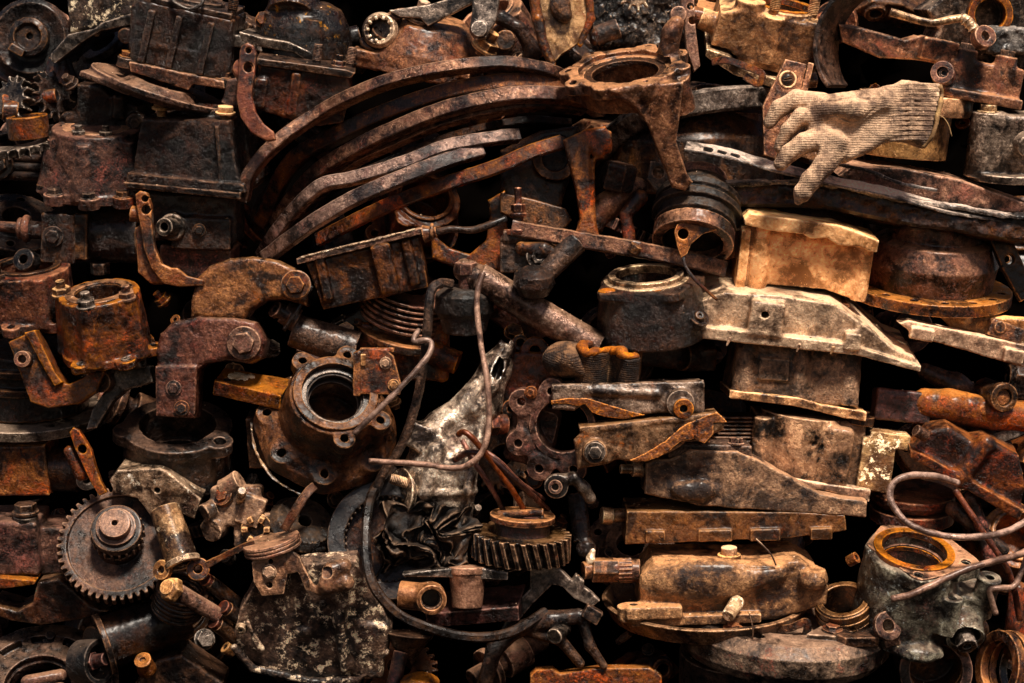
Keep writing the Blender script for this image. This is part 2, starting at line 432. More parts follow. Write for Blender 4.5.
M_grey = mat('grey_brown_steel', '1a140f', '605246', 'b8a896', sat=.72, ra=.2, rust='7a4220', du=.5, dust='8a7a68', metal=.55, ro=.38, bump=.8)
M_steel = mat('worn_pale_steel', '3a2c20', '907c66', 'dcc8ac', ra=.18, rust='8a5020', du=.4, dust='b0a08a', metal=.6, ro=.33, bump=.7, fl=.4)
M_alu = mat('corroded_aluminium', '2c1e14', '927a60', 'dccab0', ra=.4, rust='8a5a24', du=.4, dust='a8967c', metal=.6, ro=.4, bump=1.2, fl=.6, fleck='d8d0c0')
M_strap = mat('rusted_band_steel', '23140c', '74543e', 'c4a286', ra=.4, rust='8c4a20', du=.5, dust='a88c74', gain=1.1, sat=.85, metal=.45, ro=.36, bump=.7, wear=.7)
M_silver = mat('scraped_silver_alloy', '2a1e15', '8e7e6a', 'f0e6d8', sat=.65, gain=1.25, ra=.3, rust='8a5a24', du=.35, dust='c0a88c', metal=.75, ro=.34, bump=.8, fl=.45, fleck='d8ccbc', wear=.9)
M_rubber = mat('old_black_rubber', '0a0806', '261c15', '54433a', ra=.02, du=.45, dust='5a4c3e', metal=0, ro=.6, bump=.6)
M_grime = mat('thick_black_grime', '070403', '2b1a11', '74563f', ra=.4, rust='62341a', sat=1.15, du=.3, dust='5e4838', metal=.1, ro=.36, bump=2.6, fl=.15, fleck='8a7a6a')
M_wire = mat('rusty_wire', '4a3426', '947460', 'd0b49c', ra=.2, rust='8c5a3c', sat=.8, du=.2, dust='9c8068', metal=.3, ro=.5, bump=.4, wear=.3)
M_copper = mat('red_brown_tube', '2a120a', '7a4426', 'b4805c', ra=.3, rust='96481c', du=.2, dust='a07c60', metal=.4, ro=.42, bump=.4, wear=.3)
M_dustyslab = mat('dust_caked_iron', '2a1a10', '785f48', 'ccae8c', ra=.3, rust='8c521c', du=.6, dust='b09070', metal=.1, ro=.65, bump=1.6, wear=.9)
M_thread = mat('bright_thread', '4a3424', '9a8268', 'd8c8ac', ra=.2, rust='90602c', du=.2, metal=.6, ro=.35, bump=.4)
def knit(nd, L, tc, h, mth):
    a = nd('ShaderNodeTexWave'); a.bands_direction = 'Z'; a.inputs['Scale'].default_value = 105; a.inputs['Distortion'].default_value = 3.5; a.inputs['Detail'].default_value = 2
    b = nd('ShaderNodeTexWave'); b.bands_direction = 'X'; b.inputs['Scale'].default_value = 150; b.inputs['Distortion'].default_value = 3.5; b.inputs['Detail'].default_value = 2
    for w in (a, b): L.new(tc.outputs['Object'], w.inputs['Vector'])
    return mth('MULTIPLY_ADD', mth('MULTIPLY_ADD', b.outputs['Fac'], .6, a.outputs['Fac']), .3, mth('MULTIPLY', h, 1.0))
M_glove = mat('dirty_knitted_cotton', '5c4838', 'a0886e', 'd8c2a4', ra=.1, rust='8a6848', du=.35, dust='d4b48e', metal=0, ro=.85, bump=.8, wear=.45, edge=.8, kn=knit, sat=.92, gain=.9)
M_burlap = mat('oily_knitted_cuff', '2a1c10', '6e5236', 'a88a62', ra=.15, rust='8a6020', du=.3, dust='9a7c58', metal=0, ro=.8, bump=.9, wear=.6, kn=knit)
M_yarn = mat('yellow_hem_yarn', '6a5220', 'a8904a', 'd8c480', ra=.0, du=.2, dust='c8b060', metal=0, ro=.85, bump=.6, wear=.2)
M_hem = mat('orange_hem_yarn', '4a2a0a', 'a8701c', 'f0b040', gain=1.6, sat=1.25, ra=.3, rust='b46c10', du=.1, metal=0, ro=.8, bump=.8, wear=.4)
M_cloth = mat('oily_dark_rag', '120c08', '33261a', '66523e', ra=.05, du=.3, dust='5a4e42', metal=0, ro=.6, bump=.7)
M_deep = mat('deep_scrap_dark', '020101', '060403', '0c0705', ra=.1, rust='0c0603', du=.0, dust='0a0604', metal=0, ro=.9, bump=2)
M_red_oxide = mat('red_oxide_paint', '1a0905', '4a200f', '8c5038', ra=.4, rust='8c380e', du=.3, dust='7a5040', metal=.1, ro=.5, bump=.8)
M_patina = mat('pale_blue_corroded_alloy', '201a14', '636052', 'b8bcae', sat=.75, ra=.4, rust='8a4a1c', du=.4, dust='a09080', metal=.3, ro=.5, bump=1.6, fl=.5, fleck='a8bcc4')

M_plainblack = bpy.data.materials.new('gap_shade_black'); M_plainblack.use_nodes = True  # near-black backing colour stands in for shade in the deep gaps
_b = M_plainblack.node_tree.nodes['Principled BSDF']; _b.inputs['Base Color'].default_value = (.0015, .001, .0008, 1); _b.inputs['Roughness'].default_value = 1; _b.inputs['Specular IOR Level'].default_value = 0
# ------------------------------------------------------------------ small helpers for traced outlines
def tr(px, py, pts):
    """outline read off in photo pixels -> local (x,z) about (px,py)"""
    return [(x-px, py-y) for x, y in pts]
def circ(r, n=24, sx=1., sy=1., a0=0): return [(r*sx*math.cos(2*PI*i/n+a0), r*sy*math.sin(2*PI*i/n+a0)) for i in range(n)]
def lobed(pts, r=8, n=8):
    """a flange outline: hull of discs at pts"""
    P = []
    for x, y in pts:
        for i in range(n): P.append((x+r*math.cos(2*PI*i/n), y+r*math.sin(2*PI*i/n)))
    P = sorted(set(P))
    def half(Q):
        h = []
        for p in Q:
            while len(h) > 1 and (h[-1][0]-h[-2][0])*(p[1]-h[-2][1])-(h[-1][1]-h[-2][1])*(p[0]-h[-2][0]) <= 0: h.pop()
            h.append(p)
        return h[:-1]
    return half(P)+half(P[::-1])
T = thing
def ang(a, r, z=0): return (r*math.cos(math.radians(a)), r*math.sin(math.radians(a)), z)
def can(r0, r1, h, ears=(), er=9, ring=None, flange=None, hole=0, wob=1.2, vox=1.4, fe=(), sq=0):
    """cast housing: r0 top, r1 bottom radius, ears = angles of bolt columns, flange = (radius, thickness), fe = flange lobes"""
    s = S(vox, wob)
    if sq: s.box((0, 0, 0), (2*r0, 2*r0*.9, h), rd=sq)
    else: s.lathe((0, 0, 0), [(0, -h/2), (r1, -h/2), (r1*.97, -h/5), (r0, h/2), (0, h/2)], rd=2)
    for a in ears: s.cyl(ang(a, r0-1, h/2), ang(a, r1+1, -h/2), er, er+1, k=5)
    if flange: s.cyl((0, 0, -h/2-flange[1]/2), (0, 0, -h/2+flange[1]/2), flange[0], k=2)
    for a in fe:
        s.cyl(ang(a, flange[0], -h/2-flange[1]/2), ang(a, flange[0], -h/2+flange[1]/2), er+2, k=4)
        s.hole(ang(a, flange[0]+2, -h/2-20), ang(a, flange[0]+2, -h/2+flange[1]), 4)
    if ring: s.ring((0, 0, h/2+ring[2]/2-1), ring[0], ring[1], ring[2]+2)
    if hole: s.hole((0, 0, -h/2+8), (0, 0, h/2+12), hole)
    return s

# ======================= top left
t = T('clutch_disc', 'round dark hub disc facing out in the shadowed top left corner', 'disc', 30, 38, 95, (0, 0, 0))
part(t, 'disc', S(1.5).lathe((0, 0, 0), [(0, -10), (40, -10), (40, -3), (35, 1), (24, -4), (22, -4), (0, -4)], d='y'), M_black)
part(t, 'hub', S(1.2).lathe((0, -4, 0), [(0, -6), (19, -6), (19, 4), (14, 6), (12, 2), (0, 2)], d='y').hole((1, -20, 1), (1, 0, 1), 3).box((-10, -12, -14), (16, 6, 8), rot=(30, 0, 0), k=2), M_dkbrown)

t = T('bell_cover', 'dark bell cover with chalky white patches and a wavy lower flange', 'cover', 105, 25, 30, (0, 8, 0))
s = S(1.4, 1.4).ext(tr(105, 25, [(66, -22), (146, -22), (138, 14), (104, 26), (70, 33)]), (0, 80), rd=6).box((-8, 2, 14), (8, 10, 50), rot=(8, 0, 0), rd=3, k=5)
part(t, 'body', s, mat('chalk_stained_iron', '0f0a08', '3a2a20', '8a7460', ra=.2, fl=1.0, du=.3, dust='6a5642'))
s = S(1.2).ext(tr(105, 25, [(52, 54), (70, 34), (96, 29), (104, 23), (136, 13), (142, 12), (142, 18), (132, 25), (102, 31), (84, 42), (56, 63), (52, 60)]), (-10, 70), rd=1.5)
part(t, 'flange', s, M_grey)

t = T('block_housing', 'black grimy box housing tipped to the right with a pale lower lip', 'housing', 180, 45, -5, (12, 16, 0))
s = S(1.4, 1.8, .07).box((0, 40, 4), (96, 80, 62), rd=5).ext([(-52, -14), (-56, 28), (-44, 36), (48, 34), (52, -10), (48, -30), (-44, -24)], (4, 70), rd=5, k=5)
s.box((0, 2, -6), (80, 6, 5), k=3).cyl((-60, 20, -6), (-60, 40, -6), 8, k=4)
part(t, 'body', s, M_grime)
for x in (-34, -6, 26): part(t, 'rib', S(1.2, 1.2).box((x, 0, 2), (7, 10, 54), rot=(4, 0, 0), rd=3), M_grime)
for x in (-52, 46): part(t, 'flange_ear', S(1.1, .6).cyl((x, 8, -34), (x, 8, -25), 10).hole((x, 8, -40), (x, 8, -20), 4), M_dkbrown); bolt(t, (x, 8, -25), 'z', 7, M_brown)
part(t, 'base_flange', S(1.2).ext([(-48, -26), (50, -26), (52, -33), (20, -35), (16, -42), (-44, -36)], (-5, 70), rd=2), M_brown)
part(t, 'lid', S(1.2).box((4, 38, 38), (84, 74, 6), rd=2).ring((6, 30, 42), 26, 20, 5), M_dkbrown)
part(t, 'cable_loop', sweep_mesh('cable_loop', [(-18, 0, 45), (-8, -5, 40), (6, -6, 38), (16, -4, 46), (14, 4, 56)], rsec(1.8), .2), M_grey)
bolt(t, (44, 12, 42), 'z', 8, M_black, 'stud'); bolt(t, (-40, 20, 40), 'z', 8, M_dkbrown)

s = S(1.2, .7).lathe((0, 0, 0), [(24, -4), (64, 1), (70, 6), (70, 10), (64, 8), (40, 4), (30, 12), (24, 12)], rd=1)
s.ext([(-80, -30), (-30, -60), (-30, 40), (-64, 30)], (0, 6), ax='z', rd=2, k=3)
solo('dished_plate', 'thin brown dished plate wedged under the black grimy box housing', 'plate', 158, 96, 18, (19, 11, 15), s, M_brown)

t = T('gearbox_cap', 'small dark gear cap with a round side boss below the dished plate', 'cap', 105, 112, 25, (4, 12, 0))
s = S(1.4, 1.3).ext(tr(105, 112, [(76, 86), (100, 86), (110, 96), (138, 104), (144, 134), (66, 134), (64, 120), (76, 116)]), (0, 70), rd=5)
s.cyl((32, 8, -8), (32, -6, -8), 10, k=2).cyl((-38, 6, -12), (-38, 20, -12), 9, k=4).box((14, 0, 6), (12, 12, 24), rd=5, k=5)
part(t, 'body', s, M_black)
part(t, 'flange', S(1.2).ext(tr(105, 112, [(62, 126), (144, 133), (145, 139), (62, 133)]), (-8, 70), rd=1), M_dkbrown)
bolt(t, (32, -6, -8), 'y', 6, M_dkbrown, 'plug')

t = T('square_housing', 'coal black crusted square housing with two brass bolts on top', 'housing', 187, 153, -25, (3, 17, -8))
s = S(1.3, 2.2, .08).ext([(-48, 31), (42, 35), (56, -32), (-58, -32)], (0, 92), rd=5).box((34, -1, 0), (4, 6, 60), rot=(-5, 0, 0), k=3).ext([(-60, -24), (60, -26), (62, -34), (-62, -36)], (-6, 92), rd=2, k=2)
s.cyl((6, 46, 30), (6, 46, 40), 26, k=3)
part(t, 'body', s, M_grime)
part(t, 'base_flange', S(1.2, .8).ext([(-64, -33), (58, -34), (58, -41), (-60, -39)], (-9, 80), rd=1.6), M_dkbrown)
for x in (-32, 34): bolt(t, (x, 18, 39), 'z', 8.5, M_yellow)

t = T('bell_housing', 'rusty brown bell housing with ribbed sides and a wide skirt flange', 'housing', 88, 170, -12, (2, 20, 0))
s = S(1.3, 1.6, .07).lathe((0, 45, 0), [(0, -30), (52, -30), (47, 0), (42, 30), (0, 30)], rd=3).lathe((0, 45, -28), [(0, -6), (58, -6), (56, 2), (0, 4)], k=3)
for a in (-150, -95, -35): s.cyl(ang(a, 44, 22)[0:2]+(22,) if 0 else (44*math.cos(math.radians(a)), 45+44*math.sin(math.radians(a)), 24), (54*math.cos(math.radians(a)), 45+52*math.sin(math.radians(a)), -30), 7, 11, k=6)
part(t, 'body', s, M_red)
part(t, 'top_ring', S(1.2).ring((0, 45, 30), 34, 26, 6), M_brown)
for a in (-125, -88, -55): part(t, 'flange_ear', S(1.1, .6).cyl((60*math.cos(math.radians(a)), 45+56*math.sin(math.radians(a)), -36), (60*math.cos(math.radians(a)), 45+56*math.sin(math.radians(a)), -26), 11), M_red); bolt(t, (60*math.cos(math.radians(a)), 45+58*math.sin(math.radians(a)), -26), 'z', 7, M_dkbrown)
for a in (-110, -60): bolt(t, (32*math.cos(math.radians(a)), 45+34*math.sin(math.radians(a)), 31), 'z', 7, M_grey, 'nut')
for a in (-150, -35): bolt(t, (56*math.cos(math.radians(a)), 45+56*math.sin(math.radians(a)), -23), 'z', 6, M_dkbrown, 'plug')

# gears and shafts at the left edge
t = T('small_gear', 'small rusty toothed gear on a short shaft at the left edge', 'gear', 14, 100, 25, (0, 25, 0))
part(t, 'gear', S(1.2).gear((0, 0, 0), 24, 12, 14, 6, d=(-.5, -.7, .5)), M_grey)
part(t, 'shaft', S(1.2).cyl((-10, 0, -2), (40, 8, 2), 7).cyl((-8, -14, -6), (6, -12, -8), 10, k=2), M_rust)
solo('chipped_gear', 'dark tilted gear with chipped teeth beside the small rusty gear', 'gear', 52, 96, 40, (0, 0, 0), S(1.2).gear((0, 0, 0), 26, 10, 15, 7, d=(.75, -.6, .2)).hole((-30, 30, 0), (30, -30, 0), 6), M_black)
solo('bushing', 'plain bronze bushing standing on the coarse toothed ring gear', 'bushing', 28, 126, 5, (-4, 14, 0), S(1.2, .5).lathe((0, 0, 0), [(15, -11), (20, -11), (20, 10), (15, 10)]), M_rust)
t = T('ring_gear', 'coarse toothed ring gear lying flat at the left edge under the bushing', 'gear', 18, 142, 28, (-6, 22, 0))
part(t, 'gear', S(1.2, .5).gear((0, 0, 0), 52, 9, 30, 9, r0=28), M_grey)
t = T('rod_bundle', 'stack of dark ribbed rod stubs beneath the ring gear', 'rods', 22, 166, 30, (2, 0, 0))
for i in range(3): part(t, 'rod', S(1.3, .5).cyl((-30, 0, 8-9*i), (32, 0, 8-9*i), 5), M_black)
bolt(t, (-22, -6, 0), 'y', 12, M_dkbrown, 'plug')
t = T('red_cap', 'small red brown conical cap sitting in the dark beside the flange of the bell cover', 'cap', 60, 68, 60, (0, 10, 0))
part(t, 'body', S(1.3).lathe((0, 0, 0), [(0, -14), (18, -14), (10, 10), (0, 12)]), M_red)

# lever arm with two holes
t = T('pedal_lever', 'orange rusted lever arm with two holes curving down to a foot', 'lever', 250, 100, -45, (0, 0, 0))
s = S(1.1, .5).ext(tr(250, 100, [(240, 52), (242, 46), (248, 43), (254, 46), (257, 54), (255, 75), (252, 95), (256, 112), (264, 124), (274, 132), (276, 140), (268, 142), (252, 134), (241, 118), (237, 98), (239, 75)]), (-5, 6), rd=3)
s.ext(tr(250, 100, [(241, 110), (236, 98), (237, 80), (231, 70), (236, 60), (243, 62), (246, 95), (252, 124)]), (2, 26), rd=3, k=3)
s.cyl((-8, 0, 32), (-8, 30, 32), 9, k=3).hole((-1, -20, 32), (-1, 20, 32), 5).hole((-1, -20, 49), (-1, 20, 49), 3)
part(t, 'arm', s, mat('orange_lever_iron', '2a120a', '84492a', 'c08a60', ra=.55, rust='a8480f', du=.3, metal=.2, ro=.5, bump=.7, wear=.5))
s = S(1.3).ext(tr(236, 44, [(222, 38), (228, 34), (250, 37), (262, 44), (262, 52), (244, 48), (224, 46)]), (0, 26), rd=2)
solo('bent_bracket', 'grey bent bracket tab just above the head of the orange lever arm', 'bracket', 236, 44, 10, (0, 10, 0), s, M_grey)
s = S(1.3).ext(tr(234, 94, [(221, 102), (228, 80), (240, 78), (250, 92), (244, 106), (226, 108)]), (0, 30), rd=4)
solo('small_bracket', 'dull red bracket lug behind the middle of the orange lever arm', 'bracket', 234, 94, -5, (0, 10, 0), s, M_red)

t = T('axle_cover', 'dark axle cover speckled with yellow flakes near the top edge', 'cover', 298, 35, 15, (5, 12, 0))
s = S(1.3, 1.6).lathe((0, 46, 0), [(0, -22), (50, -22), (46, 6), (36, 24), (24, 30), (0, 30)], rd=2).cyl((-34, 14, -20), (-30, 20, 16), 8, k=5).cyl((16, 2, -22), (14, 8, 14), 8, k=5).cyl((-10, 20, 20), (-10, 30, 36), 24, k=8)
part(t, 'body', s, mat('flaked_black_iron', '0a0706', '2c1a12', '7a5c40', ra=.2, fl=.55, fleck='a8854a', metal=.3, ro=.42, bump=1.4))
part(t, 'lower_flange', S(1.2, .6).ext(tr(298, 35, [(240, 36), (262, 40), (290, 42), (312, 50), (332, 66), (330, 74), (322, 66), (296, 52), (268, 50), (242, 46)]), (-8, 60), rd=1.6), M_grey)

t = T('box_casting', 'rough red brown box casting with studs rising from its tilted top', 'casting', 302, 95, -8, (9, 16, 6))
s = S(1.3, 2.0, .08).ext([(-46, 24), (42, 26), (48, 14), (44, -22), (20, -30), (-40, -22), (-44, -8)], (0, 74), rd=4)
s.box((-8, 0, 0), (10, 8, 44), rd=4, k=4).box((-42, 4, -4), (14, 18, 30), rd=5, k=4)
part(t, 'body', s, M_red)
part(t, 'top_flange', S(1.2, .9).ext([(-50, 24), (46, 24), (50, 30), (40, 32), (-48, 31)], (-4, 70), rd=1.6), M_dkbrown)
for x, y in ((10, 16), (32, 12), (44, 26)): bolt(t, (x, y, 32), 'z', 7, M_brown, 'stud' if x != 32 else 'nut')

t = T('spline_shaft', 'splined shaft end with a pale round rim poking forward', 'shaft', 380, 30, 8, (0, 0, 0))
s = S(1., .4).lathe((0, 0, 0), [(10, -14), (17, -14), (18, 0), (15, 4), (12, 3), (11, -6), (0, -6), (0, -14)], d=(-.15, -1, .1))
for i in range(10):
    a = i*PI/5; s.box((12*math.cos(a), -2, 12*math.sin(a)), (4, 8, 3), rot=(-math.degrees(a), 0, 0), rd=.5)
part(t, 'hub', s, M_steel)
part(t, 'shaft', S(1.3).cyl((2, 10, 0), (8, 120, -20), 14).cyl((0, 4, -2), (-26, 30, -34), 9).tor((-10, 14, -14), 10, 3, d=(-.5, .3, -.7)).tor((-17, 20, -22), 10, 3, d=(-.5, .3, -.7)), M_black)

t = T('cone_housing', 'smooth red brown cone housing with a nut at each side above the bands', 'housing', 420, 50, 5, (12, 18, 0))
s = S(1.3, .9).lathe((0, 50, 0), [(0, -26), (64, -26), (60, -6), (44, 18), (36, 24), (0, 24)], rd=2).box((-6, 8, -16), (120, 20, 8), rd=3, k=6)
s.box((-52, 14, -24), (30, 30, 12), rd=4, k=5).box((-20, 4, 0), (8, 10, 40), rot=(20, -20, 0), rd=3, k=6)
part(t, 'body', s, M_brown)
bolt(t, (-8, 22, 26), (.1, -.1, 1), 12, M_tan, 'nut'); bolt(t, (62, 14, 12), (.35, -.1, 1), 12, M_tan, 'nut')

s = S(1.2, .5).ext(tr(430, 12, [(388, 10), (404, 8), (430, 4), (470, -8), (474, 2), (428, 26), (420, 18), (400, 17)]), (0, 10), rd=2)
solo('flat_lever', 'flat dull steel lever lying across the top edge above the cone housing', 'lever', 430, 12, 0, (0, 0, 0), s, M_grey)
s = S(1.2, .5).ext(tr(485, 15, [(472, -12), (502, -14), (496, 20), (486, 38), (476, 40), (469, 30), (472, 12)]), (0, 14), rd=4).cyl((-6, -3, -14), (-6, 10, -14), 8, k=2)
solo('hanging_lever', 'round ended grey lever hanging from the top edge', 'lever', 485, 15, -10, (0, 0, 0), s, M_grey)
t = T('shadow_bracket', 'dark hooked bracket half lost in shade left of the pale blade', 'bracket', 515, 36, 40, (0, 0, 0))
part(t, 'arm', S(1.3).path([(-14, 0, 18, 8), (4, 0, 8, 6), (18, 5, -14, 9), (10, 10, -30, 10)], 7, k=4), M_black)
part(t, 'boss', S(1.3).cyl((-10, 0, -6), (-10, -14, -6), 10), M_dkbrown)
# ======================= the bundle of bands
bands = [
 ('thick outermost band arching over the whole bundle of bands', [(243, 200, -10), (250, 174, -16), (276, 144, -12), (317, 115, -5), (355, 95, -20), (394, 80, -28), (445, 69, -32), (496, 64, -30), (528, 67, -22), (554, 74, -8), (580, 92, 30)], 13, 26, M_strap),
 ('second band down with a brown scaly face', [(262, 222, 90), (291, 164, 45), (342, 133, 15), (394, 110, -5), (445, 93, -15), (496, 84, -20), (528, 83, -14), (567, 90, 0), (600, 110, 40)], 17, 24, M_brown),
 ('third band down reaching furthest right behind the carrier ring', [(275, 222, 85), (314, 176, 40), (355, 149, 10), (394, 130, -8), (445, 110, -20), (496, 98, -25), (528, 95, -22), (567, 97, -10), (600, 108, 20)], 16, 24, M_strap),
 ('thin fourth band tucked close under the third', [(300, 215, 95), (345, 168, 45), (394, 143, 15), (445, 122, 0), (496, 110, -8), (541, 105, -6), (584, 109, 10)], 11, 24, M_strap),
 ('kinked fifth band bent sharply near its left end', [(262, 256, 50), (274, 236, 25), (291, 214, 5), (308, 196, -12), (325, 184, -20), (355, 178, -24), (404, 163, -26), (445, 147, -22), (496, 138, -14), (518, 136, -5)], 14, 18, M_strap),
 ('pale lower band sweeping up from the elbow to the right', [(266, 258, 10), (290, 239, -12), (317, 220, -28), (355, 198, -36), (394, 181, -36), (440, 163, -30), (482, 150, -15)], 16, 16, M_tan if 0 else M_strap),
 ('lowest wide orange band with a rounded right end', [(318, 240, 60), (355, 221, 25), (394, 203, 0), (445, 184, -16), (496, 167, -24), (528, 153, -26), (562, 142, -22)], 16, 10, M_rust),
 ('shadowed inner band glimpsed between the outer hoops on the left', [(252, 230, 120), (262, 200, 90), (300, 158, 60), (360, 125, 45), (420, 104, 38), (480, 96, 36)], 8, 20, M_dkbrown),
 ('dark band deep inside the bundle above the kinked one', [(290, 225, 120), (330, 190, 80), (394, 160, 60), (450, 138, 50), (520, 122, 45), (570, 124, 60)], 9, 20, M_black)]
for nm, pts, w_, h_, m_ in bands:
    wire('steel_band', 'rusted curved steel band, '+nm, 'band', pts, bsec(w_*.9, h_*.7, 1.0, 5), m_, noise=.3, up=(0, -1, .22), grp='curved steel bands in the bundle')

# ======================= top centre
t = T('blade_plate', 'pale scuffed blade shaped plate with crusty rust edges standing upright', 'plate', 558, 30, -10, (0, 0, 0))
s = S(1.2, .6).ext(tr(558, 30, [(530, -14), (584, -14), (589, 20), (580, 42), (562, 54), (553, 64), (545, 50), (537, 30)]), (0, 14), rd=2)
part(t, 'blade', s, mat('pale_scuffed_paint', '4a3828', 'a08c74', 'dccab0', ra=.35, rust='7a4a24', du=.2, metal=.1, ro=.5, bump=.5, wear=.5, fl=.3))
s = S(1.2, 1.4, .15).path([(-26, -2, 44, 5), (-20, -3, 10, 6), (-15, -3, -14, 5), (-6, -2, -34, 4)], 5).path([(30, -2, 40, 4), (33, 0, 12, 4), (22, 0, -14, 3)], 4)
part(t, 'crusted_edge', s, M_rust)
part(t, 'top_lug', S(1.2).ell((2, -4, 24), (11, 8, 14)).ell((6, -6, 14), (8, 6, 8), k=3), M_dkbrown)
s = S(1.5, 5.0, .09, 4).ext(tr(640, 25, [(584, -20), (700, -20), (690, 30), (668, 50), (600, 44), (588, 20)]), (0, 60), rd=8)
solo('slag_lump', 'glistening black slag lump between the pale blade and the lever arm', 'lump', 640, 25, 30, (0, 0, 0), s, mat('wet_black_slag', '050404', '1a120e', '8a7a6c', ra=.15, du=.2, dust='7a6c60', metal=.3, ro=.28, bump=3, fl=.25, fleck='988878'))
t = T('sprocket', 'pale toothed sprocket edge peeping over the slag at the top edge', 'sprocket', 636, -6, -5, (0, 0, 0))
part(t, 'sprocket', S(1.1, .4).gear((0, 0, 0), 18, 8, 11, 6, d='y'), M_steel)
t = T('pin', 'short round dark pin lying beside the pale blade', 'pin', 602, 32, 0, (0, 0, 0))
part(t, 'shank', S(1.1).cyl((-6, 0, -4), (16, 0, 4), 10), M_dkbrown)
part(t, 'end_face', S(1.1, .8).ell((-7, -2, -5), (6, 9, 9)), M_grime)

# carrier ring with leg
t = T('carrier_ring', 'brown cast carrier ring with an oval mouth and one long leg reaching down', 'carrier', 625, 72, -45, (-8, 27, 0))
s = S(1.25, .8).ring((0, 0, 0), 56, 41, 10)
for a, r_ in ((170, 56), (205, 58), (120, 56), (60, 58), (20, 60), (-20, 57), (-75, 55), (-120, 54)): s.cyl(ang(a, r_, -5), ang(a, r_, 5), 10, k=6)
s.lathe((0, 0, 0), [(38, -26), (46, -26), (51, 0), (44, 0)], k=3)
s.box((6, 10, -16), (96, 80, 24), rd=14, k=4) if 0 else None
for a, r_ in ((170, 57), (205, 60), (120, 58), (60, 60), (20, 62), (-75, 57)): s.hole(ang(a, r_, -3), ang(a, r_, 12), 4)
s.ext([(-20, 4), (50, 8), (46, -20), (40, -50), (50, -84), (55, -92), (47, -100), (34, -96), (24, -66), (14, -34), (2, -14)], (-62, -46), c=(0, 0, -14), rot=(4, -12, 0), rd=4, k=10)
s.cyl((46, -28, -4), (50, -28, -38), 15, 14, k=5).path([(44, 16, 0, 12), (52, 22, 26, 9), (58, 24, 34, 8)], 8, k=6).hole((40, 0, 14), (70, 0, 22), 6)
s.hole((0, 0, -40), (0, 0, 30), 41).ring((0, 0, 4), 46, 36, 5, cut=1)
part(t, 'casting', s, mat('brown_oily_casting', '24150d', '6a4830', 'b48e68', ra=.3, rust='8c4a18', du=.5, dust='b08c64', metal=.4, ro=.38, bump=.9, wear=.6))
part(t, 'seal', S(1.1, .3).ring((0, 0, -3), 40, 34, 5), M_black)
s = S(1.1, .5).ext(tr(692, 35, [(680, -6), (688, -8), (694, 0), (695, 24), (700, 66), (694, 72), (686, 50), (684, 24), (672, 22), (672, 10), (681, 8)]), (-4, 8), rd=3).hole((-2, -20, 28), (-2, 20, 28), 3.5).hole((0, -20, 14), (0, 20, 14), 4).cyl((-14, -6, 20), (-14, 14, 20), 8, k=2)
solo('eyed_lever', 'narrow brown arm pierced by two holes beside the carrier ring', 'lever', 692, 35, -20, (0, 0, 0), s, M_brown)

# valve body at upper right
t = T('valve_body', 'tan valve body with round top port, studs and a side pipe stub', 'housing', 764, 44, -15, (9, 24, 0))
s = S(1.3, .9).ext([(-48, 24), (-30, 30), (52, 26), (56, -22), (20, -28), (-20, -24), (-30, -12), (-52, -10)], (0, 84), rd=5)
s.cyl((-20, 14, -14), (-20, 14, 38), 15, k=4).cyl((6, 4, -18), (6, 4, 28), 11, k=4).cyl((46, 10, -18), (46, 10, 28), 10, k=5).cyl((16, 36, 20), (16, 36, 32), 34, k=3).hole((16, 36, 22), (16, 36, 50), 28)
s.cyl((-46, 24, 6), (-66, 24, 10), 11, k=3)
part(t, 'body', s, M_tan)
part(t, 'base_flange', S(1.2, .8).ext([(-56, -12), (-32, -16), (-18, -26), (22, -32), (60, -26), (60, -34), (20, -42), (-24, -34), (-56, -20)], (-8, 80), rd=2), M_steel)
part(t, 'pipe_stub', S(1.1).ring((-70, 24, 11), 9, 5, 14, d='x'), M_rust)
for p_ in ((-20, 18, 42), (4, 6, 32), (44, 22, 30)): bolt(t, p_, 'z', 8, M_tan, 'stud')
part(t, 'port_liner', S(1.1).ring((16, 36, 31), 29, 25, 6), M_rust)
wire('gasket_strip', 'torn brown gasket strip curling under the tan valve body', 'gasket', [(712, 62, -30), (726, 60, -36), (745, 66, -38), (762, 74, -40), (758, 84, -38), (745, 76, -34)], bsec(7, 2, .5), M_rust)

# drum under the carrier
t = T('brake_drum', 'grey brown drum rim arching behind the leg of the carrier ring', 'drum', 688, 150, 20, (-2, 9, 0))
wpart(t, 'rim', [(-92, 60, -6), (-72, 34, 14), (-46, 10, 32), (-14, -8, 43), (20, -14, 49), (60, -8, 51), (96, 20, 48)], bsec(24, 26, 3, 8), M_grey, .6)
part(t, 'drum', S(1.5, .7).lathe((10, 70, 0), [(0, -40), (92, -40), (88, 10), (70, 36), (0, 40)], rd=2), M_dkbrown)
t = T('drum_shell', 'brown shaded drum shell between the drum rim and the slotted strip', 'drum', 720, 138, 25, (4, 8, 0))
part(t, 'shell', S(1.5, .8).lathe((0, 50, 0), [(0, -26), (58, -26), (50, 26), (0, 26)]), M_brown)

